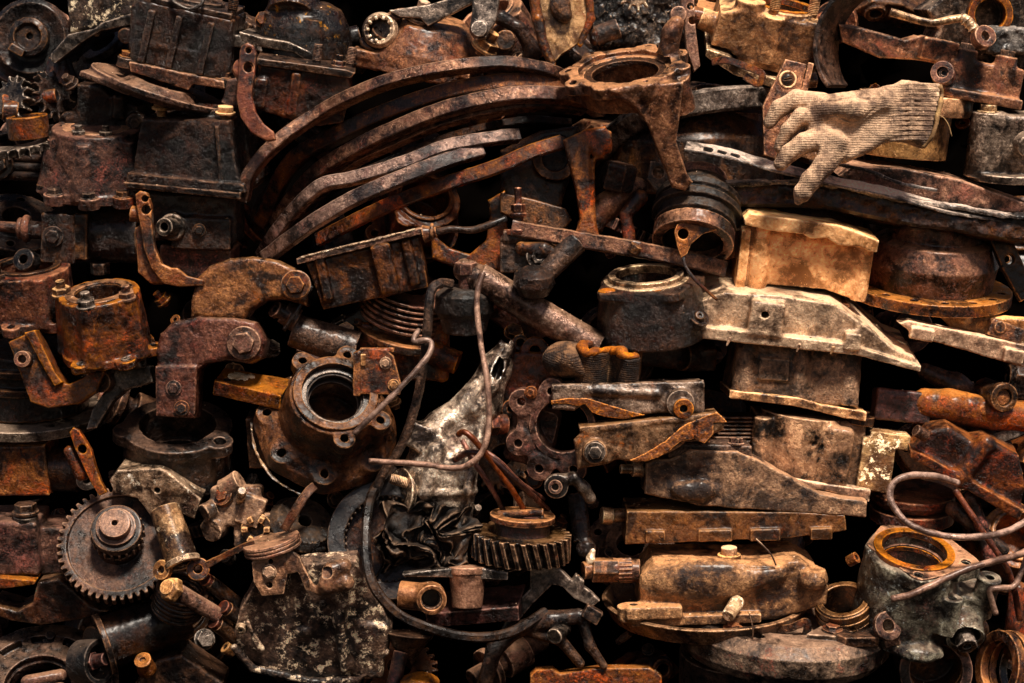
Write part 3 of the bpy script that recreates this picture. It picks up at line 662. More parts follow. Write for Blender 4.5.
# yoke pieces
t = T('yoke', 'ochre Y shaped yoke with a ragged head and narrowing stem', 'yoke', 588, 170, -35, (0, 0, 0))
s = S(1.2, .8).ext(tr(588, 170, [(563, 140), (585, 130), (606, 126), (608, 144), (604, 158), (594, 160), (590, 150), (590, 178), (592, 205), (598, 232), (600, 238), (574, 236), (580, 220), (576, 190), (568, 160)]), (-6, 18), rd=7).box((10, 8, 28), (28, 26, 22), rd=5, k=4).box((2, 8, -20), (10, 20, 60), rd=4, k=5)
part(t, 'casting', s, M_rust)
t = T('elbow_bracket', 'dull elbow bracket carrying a black square nut beside the yoke', 'bracket', 617, 192, -15, (0, 0, 0))
part(t, 'body', S(1.3).path([(-28, 0, -34, 12), (-10, 4, -14, 13), (12, 6, 4, 12), (22, 8, 6, 9)], 12, k=6), M_brown)
part(t, 'nut', S(1.2, 1.1).hexa((-2, -2, 2), (4, -8, 28), 18, rd=3), M_grime)
s = S(1.1).path([(6, 0, 14, 8), (-8, 0, -2, 6), (-4, -2, -34, 6.5)], 6, k=3)
solo('finger_pawl', 'red brown finger shaped pawl pointing down between elbow bracket and boot', 'pawl', 634, 212, -25, (0, 0, 0), s, M_red)
s = S(1.2).lathe((0, 0, 0), [(0, -5), (24, -5), (24, 3), (0, 6)])
t = T('rear_bracket', 'dusky brown bracket arm sheltering behind the bands and yoke', 'bracket', 545, 165, 35, (0, 0, 0))
part(t, 'arm', S(1.4).ext(tr(545, 165, [(500, 150), (540, 130), (580, 125), (575, 160), (560, 210), (520, 214), (500, 190)]), (0, 30), rd=8).ring((10, -4, 6), 22, 14, 16, d='y', k=3), M_black)

# slotted strip + thick gasket
t = T('slotted_strip', 'grey slotted gasket strip running from the drum to the right edge', 'gasket', 685, 147, -30)
pts = [(0, -6, 0), (40, -12, -7), (76, -14, -18), (140, -14, -34), (200, -10, -46), (262, -6, -62), (345, -2, -74)]
m_gs = mat('frayed_grey_gasket', '241a12', '8a7662', 'd8c2a4', ra=.05, du=.5, dust='b49c82', metal=.1, ro=.6, bump=2.2, gain=1.2, sat=.5, fl=.3)
wpart(t, 'upper_layer', pts, bsec(22, 3, .8, 8), m_gs, .9, up=(0, -.55, 1))
s = S(1.0, .3)
for i, u in enumerate((.25, .42, .58)): s.box((u*80+2, -13-6*u, 1-20*u), (9, 8, 4), rot=(16, 0, -20), rd=1)
part(t, 'slots', s, M_deep)
t = T('gasket_slab', 'thick black gasket slab with a frayed pale upper edge across the right side', 'gasket', 715, 178, -12)
pts = [(0, 20, -6), (60, 14, -5), (115, 10, -8), (150, 8, -16), (190, 8, -24), (235, 6, -30), (280, 4, -38), (340, 2, -44)]
wpart(t, 'slab', [(x, y, z-13) for x, y, z in pts], bsec(70, 24, 3, 8), M_black, 1.8, up=(0, 0, 1))
wpart(t, 'frayed_edge', [(x, y-36, z-1) for x, y, z in pts], bsec(9, 4.5, 1, 5), m_gs, 1.8, up=(0, -.4, 1))
wpart(t, 'loose_fibre', [(90, -28, 14), (120, -34, 10), (150, -36, 3), (180, -34, -8), (215, -33, -15)], rsec(1.6), m_gs, .6)
s = S(1.3, .8).ext(tr(930, 190, [(838, 176), (850, 166), (900, 168), (960, 180), (1034, 206), (1034, 214), (985, 212), (930, 200), (870, 190)]), (0, 60), rd=3)
solo('curved_shoe', 'smooth brown curved shoe resting on the frayed gasket slab at the right', 'shoe', 930, 190, -20, (0, 12, 0), s, M_brown)
# ======================= top right
t = T('clamp_band', 'dark brown half round clamp band with torn upper end behind the glove', 'clamp', 852, 52, -25, (6, 4, -26))
pts = []
for i in range(13):
    a = math.radians(95+i*11.5); pts.append((14+44*math.cos(a)*.95, 0, 8+54*math.sin(a)))
wpart(t, 'band', pts, bsec(5, 42, 1, 3) if 0 else bsec(5, 46, 1, 6), M_dkbrown, .7, up=(-.2, -1, 0))
part(t, 'torn_end', S(1.0, .6).ext([(8, 62), (22, 60), (16, 52), (20, 46), (10, 52)], (-24, -20), rd=.6), M_steel)

s = S(1.3, .7).ext(tr(905, 48, [(838, 24), (862, 28), (905, 40), (918, 36), (958, 52), (952, 66), (915, 60), (880, 58), (842, 42)]), (0, 26), rd=4).box((32, 0, -2), (36, 30, 22), rot=(12, 0, 0), rd=3, k=3)
solo('brake_lever', 'square ended brown lever bar slanting behind the clamp band', 'lever', 905, 48, -8, (0, 12, 0), s, M_brown)
t = T('grease_nozzle', 'bent threaded nozzle pipe ending in a round collar near the top right', 'nozzle', 930, 22, -38)
wpart(t, 'pipe', [(-40, 0, 10), (-20, 0, 4), (0, -2, -1), (20, -2, 2), (34, -3, 3), (42, -4, -4), (48, -5, -12)], rsec(4, 14), M_steel, .5)
part(t, 'thread', S(.9, .2).path([(33, -3, 3, 5), (38, -3, -1, 5), (44, -4, -8, 5)], 5).tor((35, -3, 1), 5, 1, d=(.7, 0, -.7)).tor((39, -3, -3), 5, 1, d=(.6, 0, -.8)).tor((42, -4, -7), 5, 1, d=(.6, 0, -.8)), M_steel)
part(t, 'collar', S(1.1).ring((52, -4, -16), 11, 5, 10, d=(.3, -1, .2)), M_brown)
t = T('corner_casting', 'crusty dark grey casting in the top right corner with a round port', 'casting', 985, 45, 10, (0, 10, 0))
s = S(1.4, 1.6, .08).ext(tr(985, 45, [(925, 10), (960, -14), (1036, -14), (1036, 80), (990, 72), (985, 62), (930, 52), (938, 30)]), (0, 70), rd=6)
s.hole((2, -40, 30), (2, 20, 30), 18)
part(t, 'body', s, M_grey)
part(t, 'port_ring', S(1.2).ring((2, -4, 30), 22, 16, 12, d='y'), M_rust)
part(t, 'lump', S(1.4, 3.2, .1).box((22, -10, 4), (60, 26, 26), rd=8), mat('grey_crust', '1c1815', '5a524a', 'a49a8c', ra=.1, du=.5, dust='8c8070', metal=.1, ro=.5, bump=2.4, sat=.6, fl=.4))
t = T('bolted_cylinder', 'dusty cylinder casting held by two upright bolts at the right edge', 'casting', 985, 80, -20, (10, 10, 0))
s = S(1.3, .9).box((0, 30, 0), (76, 60, 34), rd=6)
for x in (-22, 18): s.cyl((x, 8, -20), (x, 8, 26), 13, 11, k=5)
s.box((-2, 10, -18), (84, 40, 10), rd=3, k=4)
part(t, 'body', s, M_brown)
for x in (-22, 18): bolt(t, (x, 8, 25), 'z', 8, M_dkbrown)
t = T('capped_port', 'round rusty port with a recessed screw just right of the lever bar', 'port', 943, 74, -30, (0, 0, 0))
part(t, 'collar', S(1., .4).ring((0, 0, 0), 11, 6, 16, d=(-.3, -1, .1)).cyl((2, 10, 0), (0, 0, 0), 10), M_red)
bolt(t, (1, -1, 0), (-.3, -1, .1), 5, M_brown, 'socket')
t = T('grey_fitting', 'smooth purple grey casting with a hex bolt on its shoulder at the right edge', 'casting', 1002, 145, -25, (2, 14, 0))
s = S(1.3, .7).cyl((-14, 16, -34), (-14, 16, 30), 18, 15, k=4).box((22, 24, 0), (60, 44, 60), rd=10, k=8).cyl((20, 0, 4), (24, -8, 2), 12, k=6).lathe((10, 20, -34), [(0, -3), (36, -3), (36, 4), (0, 4)], k=4)
part(t, 'body', s, M_grey)
bolt(t, (-14, 14, 30), 'z', 9, M_steel)
t = T('bracket_plate', 'brown flat bracket plate with a countersunk screw left of the glove', 'bracket', 785, 110, -28, (8, 0, 0))
s = S(1.2, .6).ext(tr(785, 110, [(778, 60), (800, 62), (796, 100), (782, 160), (770, 158), (762, 110), (768, 90)]), (-4, 8), rd=2).box((16, 8, 20), (6, 24, 60), rd=1, rot=(6, 0, 0))
part(t, 'plate', s, M_brown)
bolt(t, (-2, -4, 30), 'y', 7, M_dkbrown, 'screw'); part(t, 'screw_rim', S(1, .2).tor((-2, -4, 30), 8, 1.2, d='y'), M_tan)
t = T('cup_flange', 'tan steel cup with a rolled rim under the cuff of the glove', 'cup', 921, 130, -24, (5, 10, 0))
part(t, 'rim', S(1.3, .5).lathe((0, 50, 24), [(0, -9), (56, -9), (58, -3), (57, 9), (0, 10)]), M_tan)
part(t, 'wall', S(1.3, .5).lathe((-8, 48, 0), [(0, -30), (45, -30), (46, 20), (0, 20)]), mat('dusty_olive_steel', '3a2c1e', '8a7050', 'bca47c', ra=.1, du=.5, metal=.3, ro=.45, bump=.5, wear=.4))

# the glove
gx, gy = 860, 135
t = T('glove', 'limp beige knitted cotton glove lying palm down on the scrap at upper right', 'glove', gx, gy, -78)
s = S(1.0, .8, .1)
def G(x, y, d, r): return (x-gx, d, gy-y, r)
s.ext(tr(gx, gy, [(816, 97), (850, 92), (885, 88), (896, 96), (898, 125), (888, 140), (870, 152), (845, 163), (826, 162), (815, 150), (806, 130), (806, 108)]), (-15, 12), rd=12)
s.ext(tr(gx, gy, [(884, 90), (900, 81), (914, 82), (938, 88), (937, 104), (930, 142), (922, 148), (905, 142), (886, 140)]), (-13, 12), rd=9, k=9)
s.path([G(820, 104, 0, 12), G(797, 100, 2, 10), G(780, 108, 2, 8.5), G(770, 122, 4, 6.5)], 9, k=4)
s.path([G(822, 118, -4, 12), G(800, 118, -6, 9), G(788, 130, -4, 7.5), G(780, 147, 2, 6)], 9, k=1.5)
s.path([G(822, 138, -8, 13), G(803, 144, -12, 10.5), G(788, 154, -10, 9), G(780, 164, -8, 7.5)], 9, k=1.5)
s.path([G(834, 150, -10, 14), G(822, 166, -17, 10.5), G(808, 182, -18, 9.5), G(800, 194, -17, 8.5), G(796, 202, -15, 4)], 9, k=4)
s.path([G(823, 110, -16, 7), G(850, 112, -18, 9), G(880, 104, -14, 5)], 8, k=12)
s.path([G(822, 148, -18, 5), G(834, 142, -19, 6), G(826, 156, -20, 4)], 5, k=8)
s.path([G(868, 128, -26, 5), G(885, 122, -24, 8), G(905, 116, -26, 4)], 6, k=8, cut=1)
s.path([G(842, 134, -24, 3), G(862, 134, -26, 6), G(880, 128, -26, 3)], 6, k=8, cut=1)
s.path([G(800, 134, -20, 2.5), G(815, 131, -22, 2)], 2, k=4, cut=1)
s.path([G(795, 116, -20, 2.5), G(812, 113, -22, 2)], 2, k=4, cut=1)
for i in range(12):
    y0 = 86+i*4.9; s.path([(gx+ -gx + 888-gx+0*gx, -11-2.5*math.sin(i/11*PI), gy-y0-2, 1.2), (908-gx, -13-2.2*math.sin(i/11*PI), gy-y0, 1.9), (936-gx-(i*.7), -11-2*math.sin(i/11*PI), gy-y0-1, 1.9)], 2, k=2.5)
s.path([G(930, 96, -4, 5), G(936, 92, -4, 6)], 3, k=3, cut=1) if 0 else None
gl = part(t, 'knitted_body', s, M_glove)
hem = [(937-gx, -12, gy-87), (940-gx, -8, gy-96), (937-gx, -16, gy-106), (934-gx, -16, gy-118), (932-gx, -17, gy-130), (928-gx, -15, gy-140), (921-gx, -9, gy-148)]
wpart(t, 'hem', hem, rsec(2.0, 8), M_yarn, 1.6)
wpart(t, 'back_hem', [(937-gx, -10, gy-88), (942-gx, 2, gy-92), (940-gx, 10, gy-104)], rsec(2.2, 8), M_yarn, .8)
wpart(t, 'loose_thread', [(934-gx, -16, gy-116), (940-gx, -18, gy-120), (945-gx, -18, gy-128), (948-gx, -17, gy-138)], rsec(.55, 6), M_yarn, .2)
for k_ in range(26):
    pass

# ======================= right column
t = T('pump_block', 'bright ochre block casting with scalloped top lip, the brightest piece on the right', 'housing', 805, 262, -30, (5, 13, 0))
s = S(1.2, .7).ext(tr(805, 262, [(738, 296), (738, 232), (760, 228), (870, 238), (862, 296), (846, 293), (828, 288), (770, 288), (760, 295)]), (0, 90), rd=3)
s.ext(tr(805, 262, [(738, 222), (744, 216), (830, 220), (846, 224), (874, 232), (873, 244), (858, 244), (850, 240), (834, 240), (822, 234), (806, 236), (798, 232), (772, 232), (740, 228)]), (-13, 88), rd=2.5, k=2)
s.cyl((-46, 2, -32), (-46, 2, 30), 10, k=3).cyl((58, 4, -34), (60, 4, 22), 8, k=3).box((-62, -2, -4), (10, 6, 64), rd=3, k=3)
for x in (-32, 10, 48): s.ell((x, -12, 17), (10, 10, 5), k=3, cut=1)
part(t, 'body', s, M_yellow)
part(t, 'base_plate', S(1.2, .5).ext([(-50, -38), (50, -40), (52, -44), (-52, -42)], (6, 80), rd=1), M_brown)
t = T('dark_plate', 'dark oval plate edge peering from behind the top of the ochre block', 'plate', 805, 216, 10, (4, 6, 0))
part(t, 'plate', S(1.4).lathe((0, 40, 0), [(0, -14), (74, -14), (64, 8), (0, 10)]), M_dkbrown)
t = T('tongue_shoe', 'tan tongue ended shoe jutting left of the ochre block', 'shoe', 712, 246, -12, (-4, 14, 0))
s = S(1.2, .6).ext([(-24, 8), (-16, 14), (34, 14), (36, -12), (14, -16), (-14, -2)], (0, 50), rd=5)
part(t, 'shoe', s, M_rust); part(t, 'top_face', S(1.2, .4).ext([(-27, 8), (-16, 12), (34, 15), (36, 18), (-18, 17), (-28, 12)], (-5, 40), rd=1.5), M_tan)

t = T('sump_cover', 'long dust grey ribbed cover plate stepping down beneath the ochre block', 'cover', 791, 322, -44, (5, 17, 0))
s = S(1.25, .8).box((-116, 30, -17), (44, 60, 13), rd=3, k=2).ext([(-122, -10), (-116, -22), (-104, 8), (-70, 24), (-20, 26), (40, 22), (76, 2), (108, -20), (128, -26), (132, -34), (86, -30), (40, -22), (-30, -16), (-118, -20)], (0, 100), rd=3)
s.ext([(-122, -9), (60, -15), (64, -26), (-122, -22)], (-10, 96), rd=2.5, k=3)
s.ext([(60, -16), (134, -32), (134, -38), (60, -25)], (-8, 80), rd=2, k=2)
s.box((-26, -6, 4), (34, 12, 34), rd=5, k=6, rot=(2, 0, 0)).box((62, -6, -12), (16, 12, 18), rd=4, k=4)
for i in range(4): s.path([(-112+i*11, 2, -12, 4), (-104+i*10, 4, 6, 4)], 4, k=4)
s.hole((-28, -20, 8), (-28, 10, 8), 4)
part(t, 'plate', s, mat('dust_grey_alloy', '4c3a28', 'a8927a', 'e4ccac', ra=.3, rust='9a6a34', du=.55, dust='c8b494', metal=.2, ro=.55, bump=1.3, wear=.6, sat=.95))
for x in (-60, 10, 44): part(t, 'spill_drip', S(.8, .4).path([(x, -9, -20, 2), (x-2, -10, -27, .9)], 1.5), M_tan)
t = T('hat_drum', 'orange brown hat shaped hub with a wide bolted brim right of the ochre block', 'hub', 942, 282, -20, (3, 16, 0))
s = S(1.3, .7).lathe((0, 60, 0), [(0, -18), (62, -18), (66, 8), (58, 28), (48, 32), (46, 50), (0, 50)], rd=1.5)
part(t, 'crown', s, mat('orange_hub_iron', '1e1209', '64401c', 'a87a48', ra=.5, rust='9c5a1a', du=.35, dust='9a744c', metal=.3, ro=.42, bump=.6, wear=.7))
s = S(1.2, .5).lathe((0, 60, -22), [(0, -8), (84, -8), (84, 3), (0, 5)])
for a in range(-160, 0, 24): s.hole(ang(a, 73, -30)[:1]+(60+73*math.sin(math.radians(a)), -30), (73*math.cos(math.radians(a)), 60+73*math.sin(math.radians(a)), -5), 4.5)
part(t, 'brim', s, M_brown)
t = T('hub_ring', 'narrow dark ring collar on top of the orange hat shaped hub', 'ring', 945, 238, 10, (2, 10, 0))
part(t, 'ring', S(1.3).lathe((0, 44, 0), [(36, -16), (50, -16), (52, 14), (36, 14)]), M_dkbrown)
t = T('side_latch', 'brown latch plate with holes leaning at the right edge above the strips', 'latch', 1012, 265, -5, (-20, 0, 0))
part(t, 'plate', S(1.2).ext([(-12, 36), (8, 40), (14, -34), (-4, -38), (-10, 0)], (0, 12), rd=2).hole((0, -20, 6), (0, 20, 6), 5), M_dkbrown)
t = T('rail_strips', 'pair of dusty rail strips sloping down to the right edge below the hub brim', 'rails', 965, 348, -30, (11, 10, 0))
part(t, 'front_rail', S(1.2, .7).ext([(-70, 12), (-60, 16), (80, 14), (84, 4), (80, -6), (60, -8), (-50, 2)], (0, 22), rd=3).box((-46, -3, 6), (24, 10, 12), rd=3, k=3).box((48, -3, 2), (20, 10, 14), rd=3, k=3), M_tan)
part(t, 'back_rail', S(1.2, .7).ext([(-30, 26), (80, 40), (84, 14), (-10, 12)], (24, 44), rd=5), M_tan)
t = T('thimble_cap', 'ochre thimble cap tucked at the right edge under the hub brim', 'cap', 1004, 332, -15, (20, 0, 0))
part(t, 'cap', S(1.2, 1.2).box((0, 0, 0), (36, 24, 18), rd=4).cyl((-8, -8, 2), (-8, -14, 2), 6, k=2), M_brown)

t = T('upper_block', 'grey brown mottled block casting with a pale lower lip, directly under the sump cover', 'casting', 797, 377, -22, (4, 4, 0))
s = S(1.3, 1.5, .07).ext(tr(797, 377, [(738, 338), (742, 336), (858, 346), (861, 405), (732, 398)]), (0, 90), rd=5)
s.cyl((-52, 2, -22), (-50, 2, 36), 9, k=6).cyl((2, 0, -24), (4, 0, 34), 7, k=7).cyl((52, 2, -24), (54, 2, 28), 9, k=5).box((-24, -1, 6), (30, 5, 22), rd=2, k=3)
part(t, 'body', s, mat('mottled_grey_iron', '1e140d', '806448', 'c4a680', ra=.2, du=.4, dust='9a8468', metal=.2, ro=.6, bump=1.8, wear=1.))
s = S(1.2, .8).ext(tr(797, 377, [(730, 394), (800, 397), (822, 402), (868, 406), (868, 416), (846, 414), (800, 406), (730, 402)]), (-9, 90), rd=2)
part(t, 'lip', s, M_tan)
t = T('lower_block', 'half dark half ochre block casting leaning right, second block below the sump cover', 'casting', 820, 455, -25, (7, 7, 0))
s = S(1.2, 1.0).cyl((-16, 40, -28), (-16, 40, 34), 44, k=2).ext([(-66, 30), (44, 36), (48, -30), (-62, -24)], (10, 84), rd=6).cyl((-58, 14, -24), (-60, 14, 28), 9, k=5).box((18, 2, 0), (26, 14, 60), rd=8, k=8)
part(t, 'body', s, mat('half_scorched_ochre', '0f0a06', '84664a', 'd0b08a', ra=.3, rust='8a5a20', du=.5, metal=.2, ro=.5, bump=1., wear=1.3, sc=.6))
part(t, 'lip', S(1.2).ext([(-68, -22), (0, -27), (54, -28), (54, -40), (10, -34), (-68, -32)], (-8, 80), rd=2), M_tan)
part(t, 'side_box', S(1.2, 1.2).box((58, 22, -4), (34, 40, 54), rd=4).box((68, 20, 22), (40, 34, 16), rd=3, k=3), mat('flaking_cream_paint', '5a4022', 'b09464', 'e4d4b0', ra=.4, rust='a87830', du=.3, metal=0, ro=.6, bump=1.2, fl=.9, fleck='e8dcc4', wear=.5))
bolt(t, (38, 20, 38), 'z', 11, M_dkbrown, 'plug')
t = T('side_tubing', 'orange scaled elbow pipe running right below the rail strips', 'pipe', 960, 408, 0)
part(t, 'pipe', S(1.3, 1.6).path([(-34, 0, 4, 16), (-10, -4, 2, 17), (30, -4, -6, 16), (70, 0, -10, 17)], 16, k=4), M_rust)
part(t, 'joint', S(1.3, .8).box((-58, 4, 2), (56, 30, 32), rot=(6, 0, 0), rd=5), M_red_oxide)
t = T('side_roller', 'dark roller with an open round end at the right edge', 'roller', 1000, 397, -22)
part(t, 'barrel', S(1.2).cyl((-8, 34, 6), (2, 0, 0), 13).ring((2, -2, 0), 14, 9, 8, d=(.25, -1, -.1)), M_dkbrown)
part(t, 'core', S(1.1, .3).cyl((0, 6, 0), (2, -2, 0), 8), M_brown)
s = S(1.3).path([(-30, 0, 14, 8), (0, -4, 0, 12), (24, 0, -14, 10)], 10, k=4)
solo('shaded_link', 'shadowy brown link half hidden above the orange elbow pipe', 'link', 955, 385, 15, (0, 0, 0), s, M_dkbrown)
t = T('saddle_casting', 'red grey saddle shaped casting with two humps at the right edge', 'casting', 968, 468, -38, (24, 14, 0))
s = S(1.3, .9).ext([(-58, -6), (-52, 18), (-36, 30), (-8, 26), (4, 34), (40, 32), (60, 6), (66, -16), (40, -14), (-30, -14)], (0, 70), rd=8)
s.ext([(-62, -4), (-40, -4), (66, -14), (68, -26), (30, -22), (-58, -12)], (-10, 66), rd=3, k=4).path([(-4, -4, -12, 8), (4, 0, 30, 9)], 8, k=7)
part(t, 'body', s, M_red)
part(t, 'oil_nipple', S(1., .4).cyl((-54, -8, 14), (-66, -12, 16), 6), M_black)
wire('hose_strip', 'dusty flat hose strip crossing behind the saddle casting to the right edge', 'hose', [(985, 442, 0), (1005, 436, -6), (1034, 424, -6)], bsec(12, 8, 1.5), M_grey)
# ======================= left, second rows
t = T('shaft_pump', 'oily black pump body with a shaft poking left, under the bell housing', 'pump', 85, 235, 5, (2, 6, 0))
s = S(1.3, 1.5, .08).cyl((-34, 30, 0), (50, 30, 0), 29, k=4).box((-26, 8, -4), (34, 30, 50), rd=4, k=4).cyl((-40, 6, 2), (-60, 6, 4), 9, k=3)
part(t, 'body', s, M_grime)
part(t, 'shaft', S(1.1, .5).cyl((-56, 6, 4), (-100, 6, 6), 6, 5).tor((-60, 6, 4), 10, 4, d='x').tor((-66, 6, 4), 8, 3, d='x'), M_red)
bolt(t, (-30, -8, -2), 'y', 8, M_grime, 'plug'); part(t, 'side_band', S(1.3, 1).box((-4, 10, -2), (14, 30, 46), rd=3), M_dkbrown)
part(t, 'lower_lug', S(1.2).ring((-58, 0, -28), 11, 5, 14, d=(-.3, -1, .3)), M_black)
t = T('ported_body', 'grimy pump body with a hollow nozzle in front, below the coal black square housing', 'pump', 188, 225, 5, (2, 6, 0))
s = S(1.3, 1.6, .08).box((2, 34, 8), (92, 66, 50), rd=8).box((14, 4, -8), (60, 24, 32), rd=4, k=4).cyl((-14, 6, -2), (-14, -8, -2), 14, k=3)
part(t, 'body', s, M_grime)
part(t, 'nozzle', S(1., .4).ring((-16, -16, -2), 8.5, 5, 22, d=(-.3, -1, .05)).tor((-14, -10, -2), 11, 2.5, d='y'), M_grey)
bolt(t, (13, -10, -4), 'y', 5, M_dkbrown, 'plug')
t = T('fork_lever', 'upright brown fork lever with two eyes and a foot turning right', 'lever', 150, 245, -42, (0, 0, 0))
s = S(1.1, .5).ext(tr(150, 245, [(136, 195), (141, 191), (148, 193), (152, 205), (153, 225), (156, 248), (163, 264), (172, 268), (178, 268), (188, 276), (205, 280), (204, 286), (180, 287), (164, 284), (152, 268), (145, 250), (141, 225), (138, 210)]), (-6, 7), rd=3)
s.ext(tr(150, 245, [(134, 228), (142, 222), (146, 250), (156, 272), (172, 282), (150, 284), (137, 272)]), (4, 34), rd=3, k=3).cyl((-20, 8, 32), (-8, 8, 30), 8, k=3)
s.hole((-4, -20, 46), (-4, 20, 46), 3.4).hole((-3, -20, 35), (-3, 20, 35), 4.6)
part(t, 'arm', s, M_brown)
t = T('shaded_box', 'rust brown box edge tucked in shade right of the fork lever foot', 'casting', 195, 265, 12, (4, 10, 0))
part(t, 'body', S(1.4).box((0, 30, 0), (72, 60, 36), rd=4), M_red)

t = T('flanged_housing', 'dark rusty round housing with a studded rim at the left edge', 'housing', 28, 292, 0, (-2, 20, 0))
s = can(42, 44, 48, ears=(-60, -130), er=8, flange=(48, 8), fe=(-50, -100), hole=28)
part(t, 'body', s, M_red); part(t, 'bore_ring', S(1.2, .4).ring((2, 2, 26), 33, 28, 5), M_black)
bolt(t, ang(-120, 40, 24), 'z', 9, M_dkbrown, 'nut')
t = T('orange_housing', 'orange brown ringed housing with three hex nuts and a splayed foot', 'housing', 104, 322, -38, (-5, 22, 0))
s = can(38, 42, 60, ears=(-35, -100, 170), er=9, flange=(46, 7), fe=(-60, -115, -10), hole=26)
part(t, 'body', s, M_rust); part(t, 'bore_ring', S(1.1, .4).lathe((0, 0, 30), [(25, -3), (33, -3), (33, 3), (25, 3)]), M_brown)
part(t, 'bore_liner', S(1.2, .3).ring((0, 0, 14), 27, 24, 34), M_black)
bolt(t, ang(-100, 36, 31), 'z', 9, M_grey, 'nut'); bolt(t, ang(-35, 38, 31), 'z', 8, M_brown, 'nut'); bolt(t, ang(172, 38, 31), 'z', 9, M_tan, 'nut')
for a in (-60, -115): bolt(t, ang(a, 47, -27), 'z', 7, M_grey, 'rivet')
t = T('spacer_nut', 'blackened hex nut in the gap behind the orange brown ringed housing', 'nut', 100, 268, 30, (0, 15, 0))
part(t, 'nut', S(1.1).hexa((0, 0, -6), (0, 0, 6), 10), M_dkbrown)

t = T('clevis_bracket', 'rusty U shaped clevis with a sleeve through its left ear', 'bracket', 55, 372, -40, (0, 0, 0))
s = S(1.15, .7).ext(tr(55, 372, [(10, 342), (30, 333), (38, 345), (52, 372), (58, 380), (70, 384), (84, 378), (98, 366), (106, 372), (98, 392), (80, 404), (50, 408), (32, 402), (26, 385)]), (-8, 10), rd=3)
s.ext(tr(55, 372, [(28, 333), (38, 330), (58, 372), (66, 382), (58, 386), (50, 374)]), (-14, 14), rd=2, k=2)
part(t, 'body', s, M_rust); bolt(t, (-28, -10, 13), 'y', 8.5, M_brown, 'tube'); part(t, 'sleeve_core', S(1, .3).cyl((-28, 2, 13), (-28, -14, 13), 5), M_rust)
t = T('spring_clip', 'dark folded plate clip with a curled bright eye, right of the clevis', 'clip', 122, 378, -28, (0, 0, 0))
part(t, 'plate', S(1.2, .6).ext(tr(122, 378, [(114, 366), (126, 360), (150, 366), (153, 382), (126, 390), (112, 402), (96, 428), (86, 430), (92, 410), (108, 386), (108, 374)]), (0, 24), rd=2), M_grey)
part(t, 'curled_eye', S(1., .4).ring((12, -4, 18), 9, 6.5, 20, d=(.9, -.35, .15)), M_grey)
part(t, 'eye_bolt', S(1., .4).ring((-18, -4, -4), 10, 4, 10, d=(-.3, -1, 0)).cyl((-18, 4, -4), (-8, 6, 16), 7, k=4), M_dkbrown)
t = T('flange_stack', 'stack of broad black flanges at the left edge below the clevis', 'flange', 22, 395, 8, (0, 16, 0))
part(t, 'hub', S(1.4).lathe((0, 40, 0), [(0, -24), (56, -24), (50, 10), (46, 38), (0, 38)]).ring((0, 40, 24), 56, 40, 6).ring((0, 40, 6), 58, 40, 6), M_black)
part(t, 'brim', S(1.3, .5).lathe((0, 40, -30), [(0, -6), (80, -6), (80, 3), (0, 4)]), M_grey)
t = T('gauge_block', 'rusty block with a black threaded port at the left edge, third row up', 'casting', 40, 470, -5, (3, 8, 0))
part(t, 'body', S(1.3, 1.2).ext([(-52, 22), (4, 26), (10, -26), (-52, -30)], (0, 60), rd=5), M_rust)
part(t, 'neck', S(1.3).cyl((6, 26, -4), (34, 26, -4), 22, k=4).cyl((30, 20, -8), (46, 8, -8), 11, k=3), M_black)
part(t, 'port', S(1.1).ring((46, 4, -8), 10, 5, 8, d=(.3, -1, .1)), M_grey)
t = T('small_lever', 'orange bone shaped lever with one hole leaning above the big gear', 'lever', 88, 462, -34, (0, 0, 0))
part(t, 'arm', S(1.05, .5).ext(tr(88, 462, [(70, 432), (74, 427), (80, 430), (86, 440), (92, 450), (96, 466), (102, 482), (108, 492), (100, 496), (92, 484), (84, 466), (76, 450)]), (-4, 6), rd=2.5).hole((-5, -20, 13), (-5, 20, 13), 4.5).path([(-20, 8, 10, 6), (-8, 10, -12, 8)], 7, k=3), M_rust)
# J shaped elbows
t = T('upper_elbow', 'mottled ochre elbow casting with a screwed boss, upper one of the two elbows', 'elbow', 250, 293, -44, (0, 0, 0))
s = S(1.2, .8).ext(tr(250, 295, [(190, 318), (191, 298), (197, 280), (210, 267), (230, 260), (252, 258), (278, 262), (298, 272), (310, 288), (306, 308), (282, 301), (264, 303), (250, 312), (244, 322), (216, 322), (192, 320)]), (0, 46), rd=10)
part(t, 'casting', s, mat('mottled_ochre_elbow', '24160c', '745238', 'c8a078', ra=.35, rust='9a6020', du=.5, metal=.45, ro=.36, bump=.9, fl=.2, fleck='1a120c'))
bolt(t, (46, -1, 8), 'y', 11, M_brown, 'plug'); part(t, 'washer', S(1, .4).cyl((46, 2, 8), (46, -2, 8), 15), M_brown)
t = T('lower_elbow', 'red brown elbow casting with flange bolts, lower one of the two elbows', 'elbow', 208, 365, -42, (0, 0, 0))
s = S(1.2, .9).ext(tr(208, 365, [(156, 352), (160, 334), (174, 321), (200, 316), (236, 317), (256, 322), (266, 340), (262, 358), (250, 364), (226, 360), (206, 364), (196, 372), (178, 378), (158, 374)]), (-4, 42), rd=10)
s.ext(tr(208, 365, [(156, 366), (198, 366), (196, 418), (157, 416)]), (-6, 40), rd=3, k=3)
part(t, 'casting', s, mat('red_brown_elbow', '1a0d08', '5c3424', 'a07258', ra=.35, rust='a04410', du=.4, metal=.4, ro=.36, bump=1.))
bolt(t, (37, -5, 22), 'y', 11, M_brown, 'screw'); bolt(t, (37, -5, 22), 'y', 13, M_brown, 'plug')
for z in (-26, -46): bolt(t, (-33 + (z < -30)*8, -7, z+3), 'y', 6, M_red, 'plug')
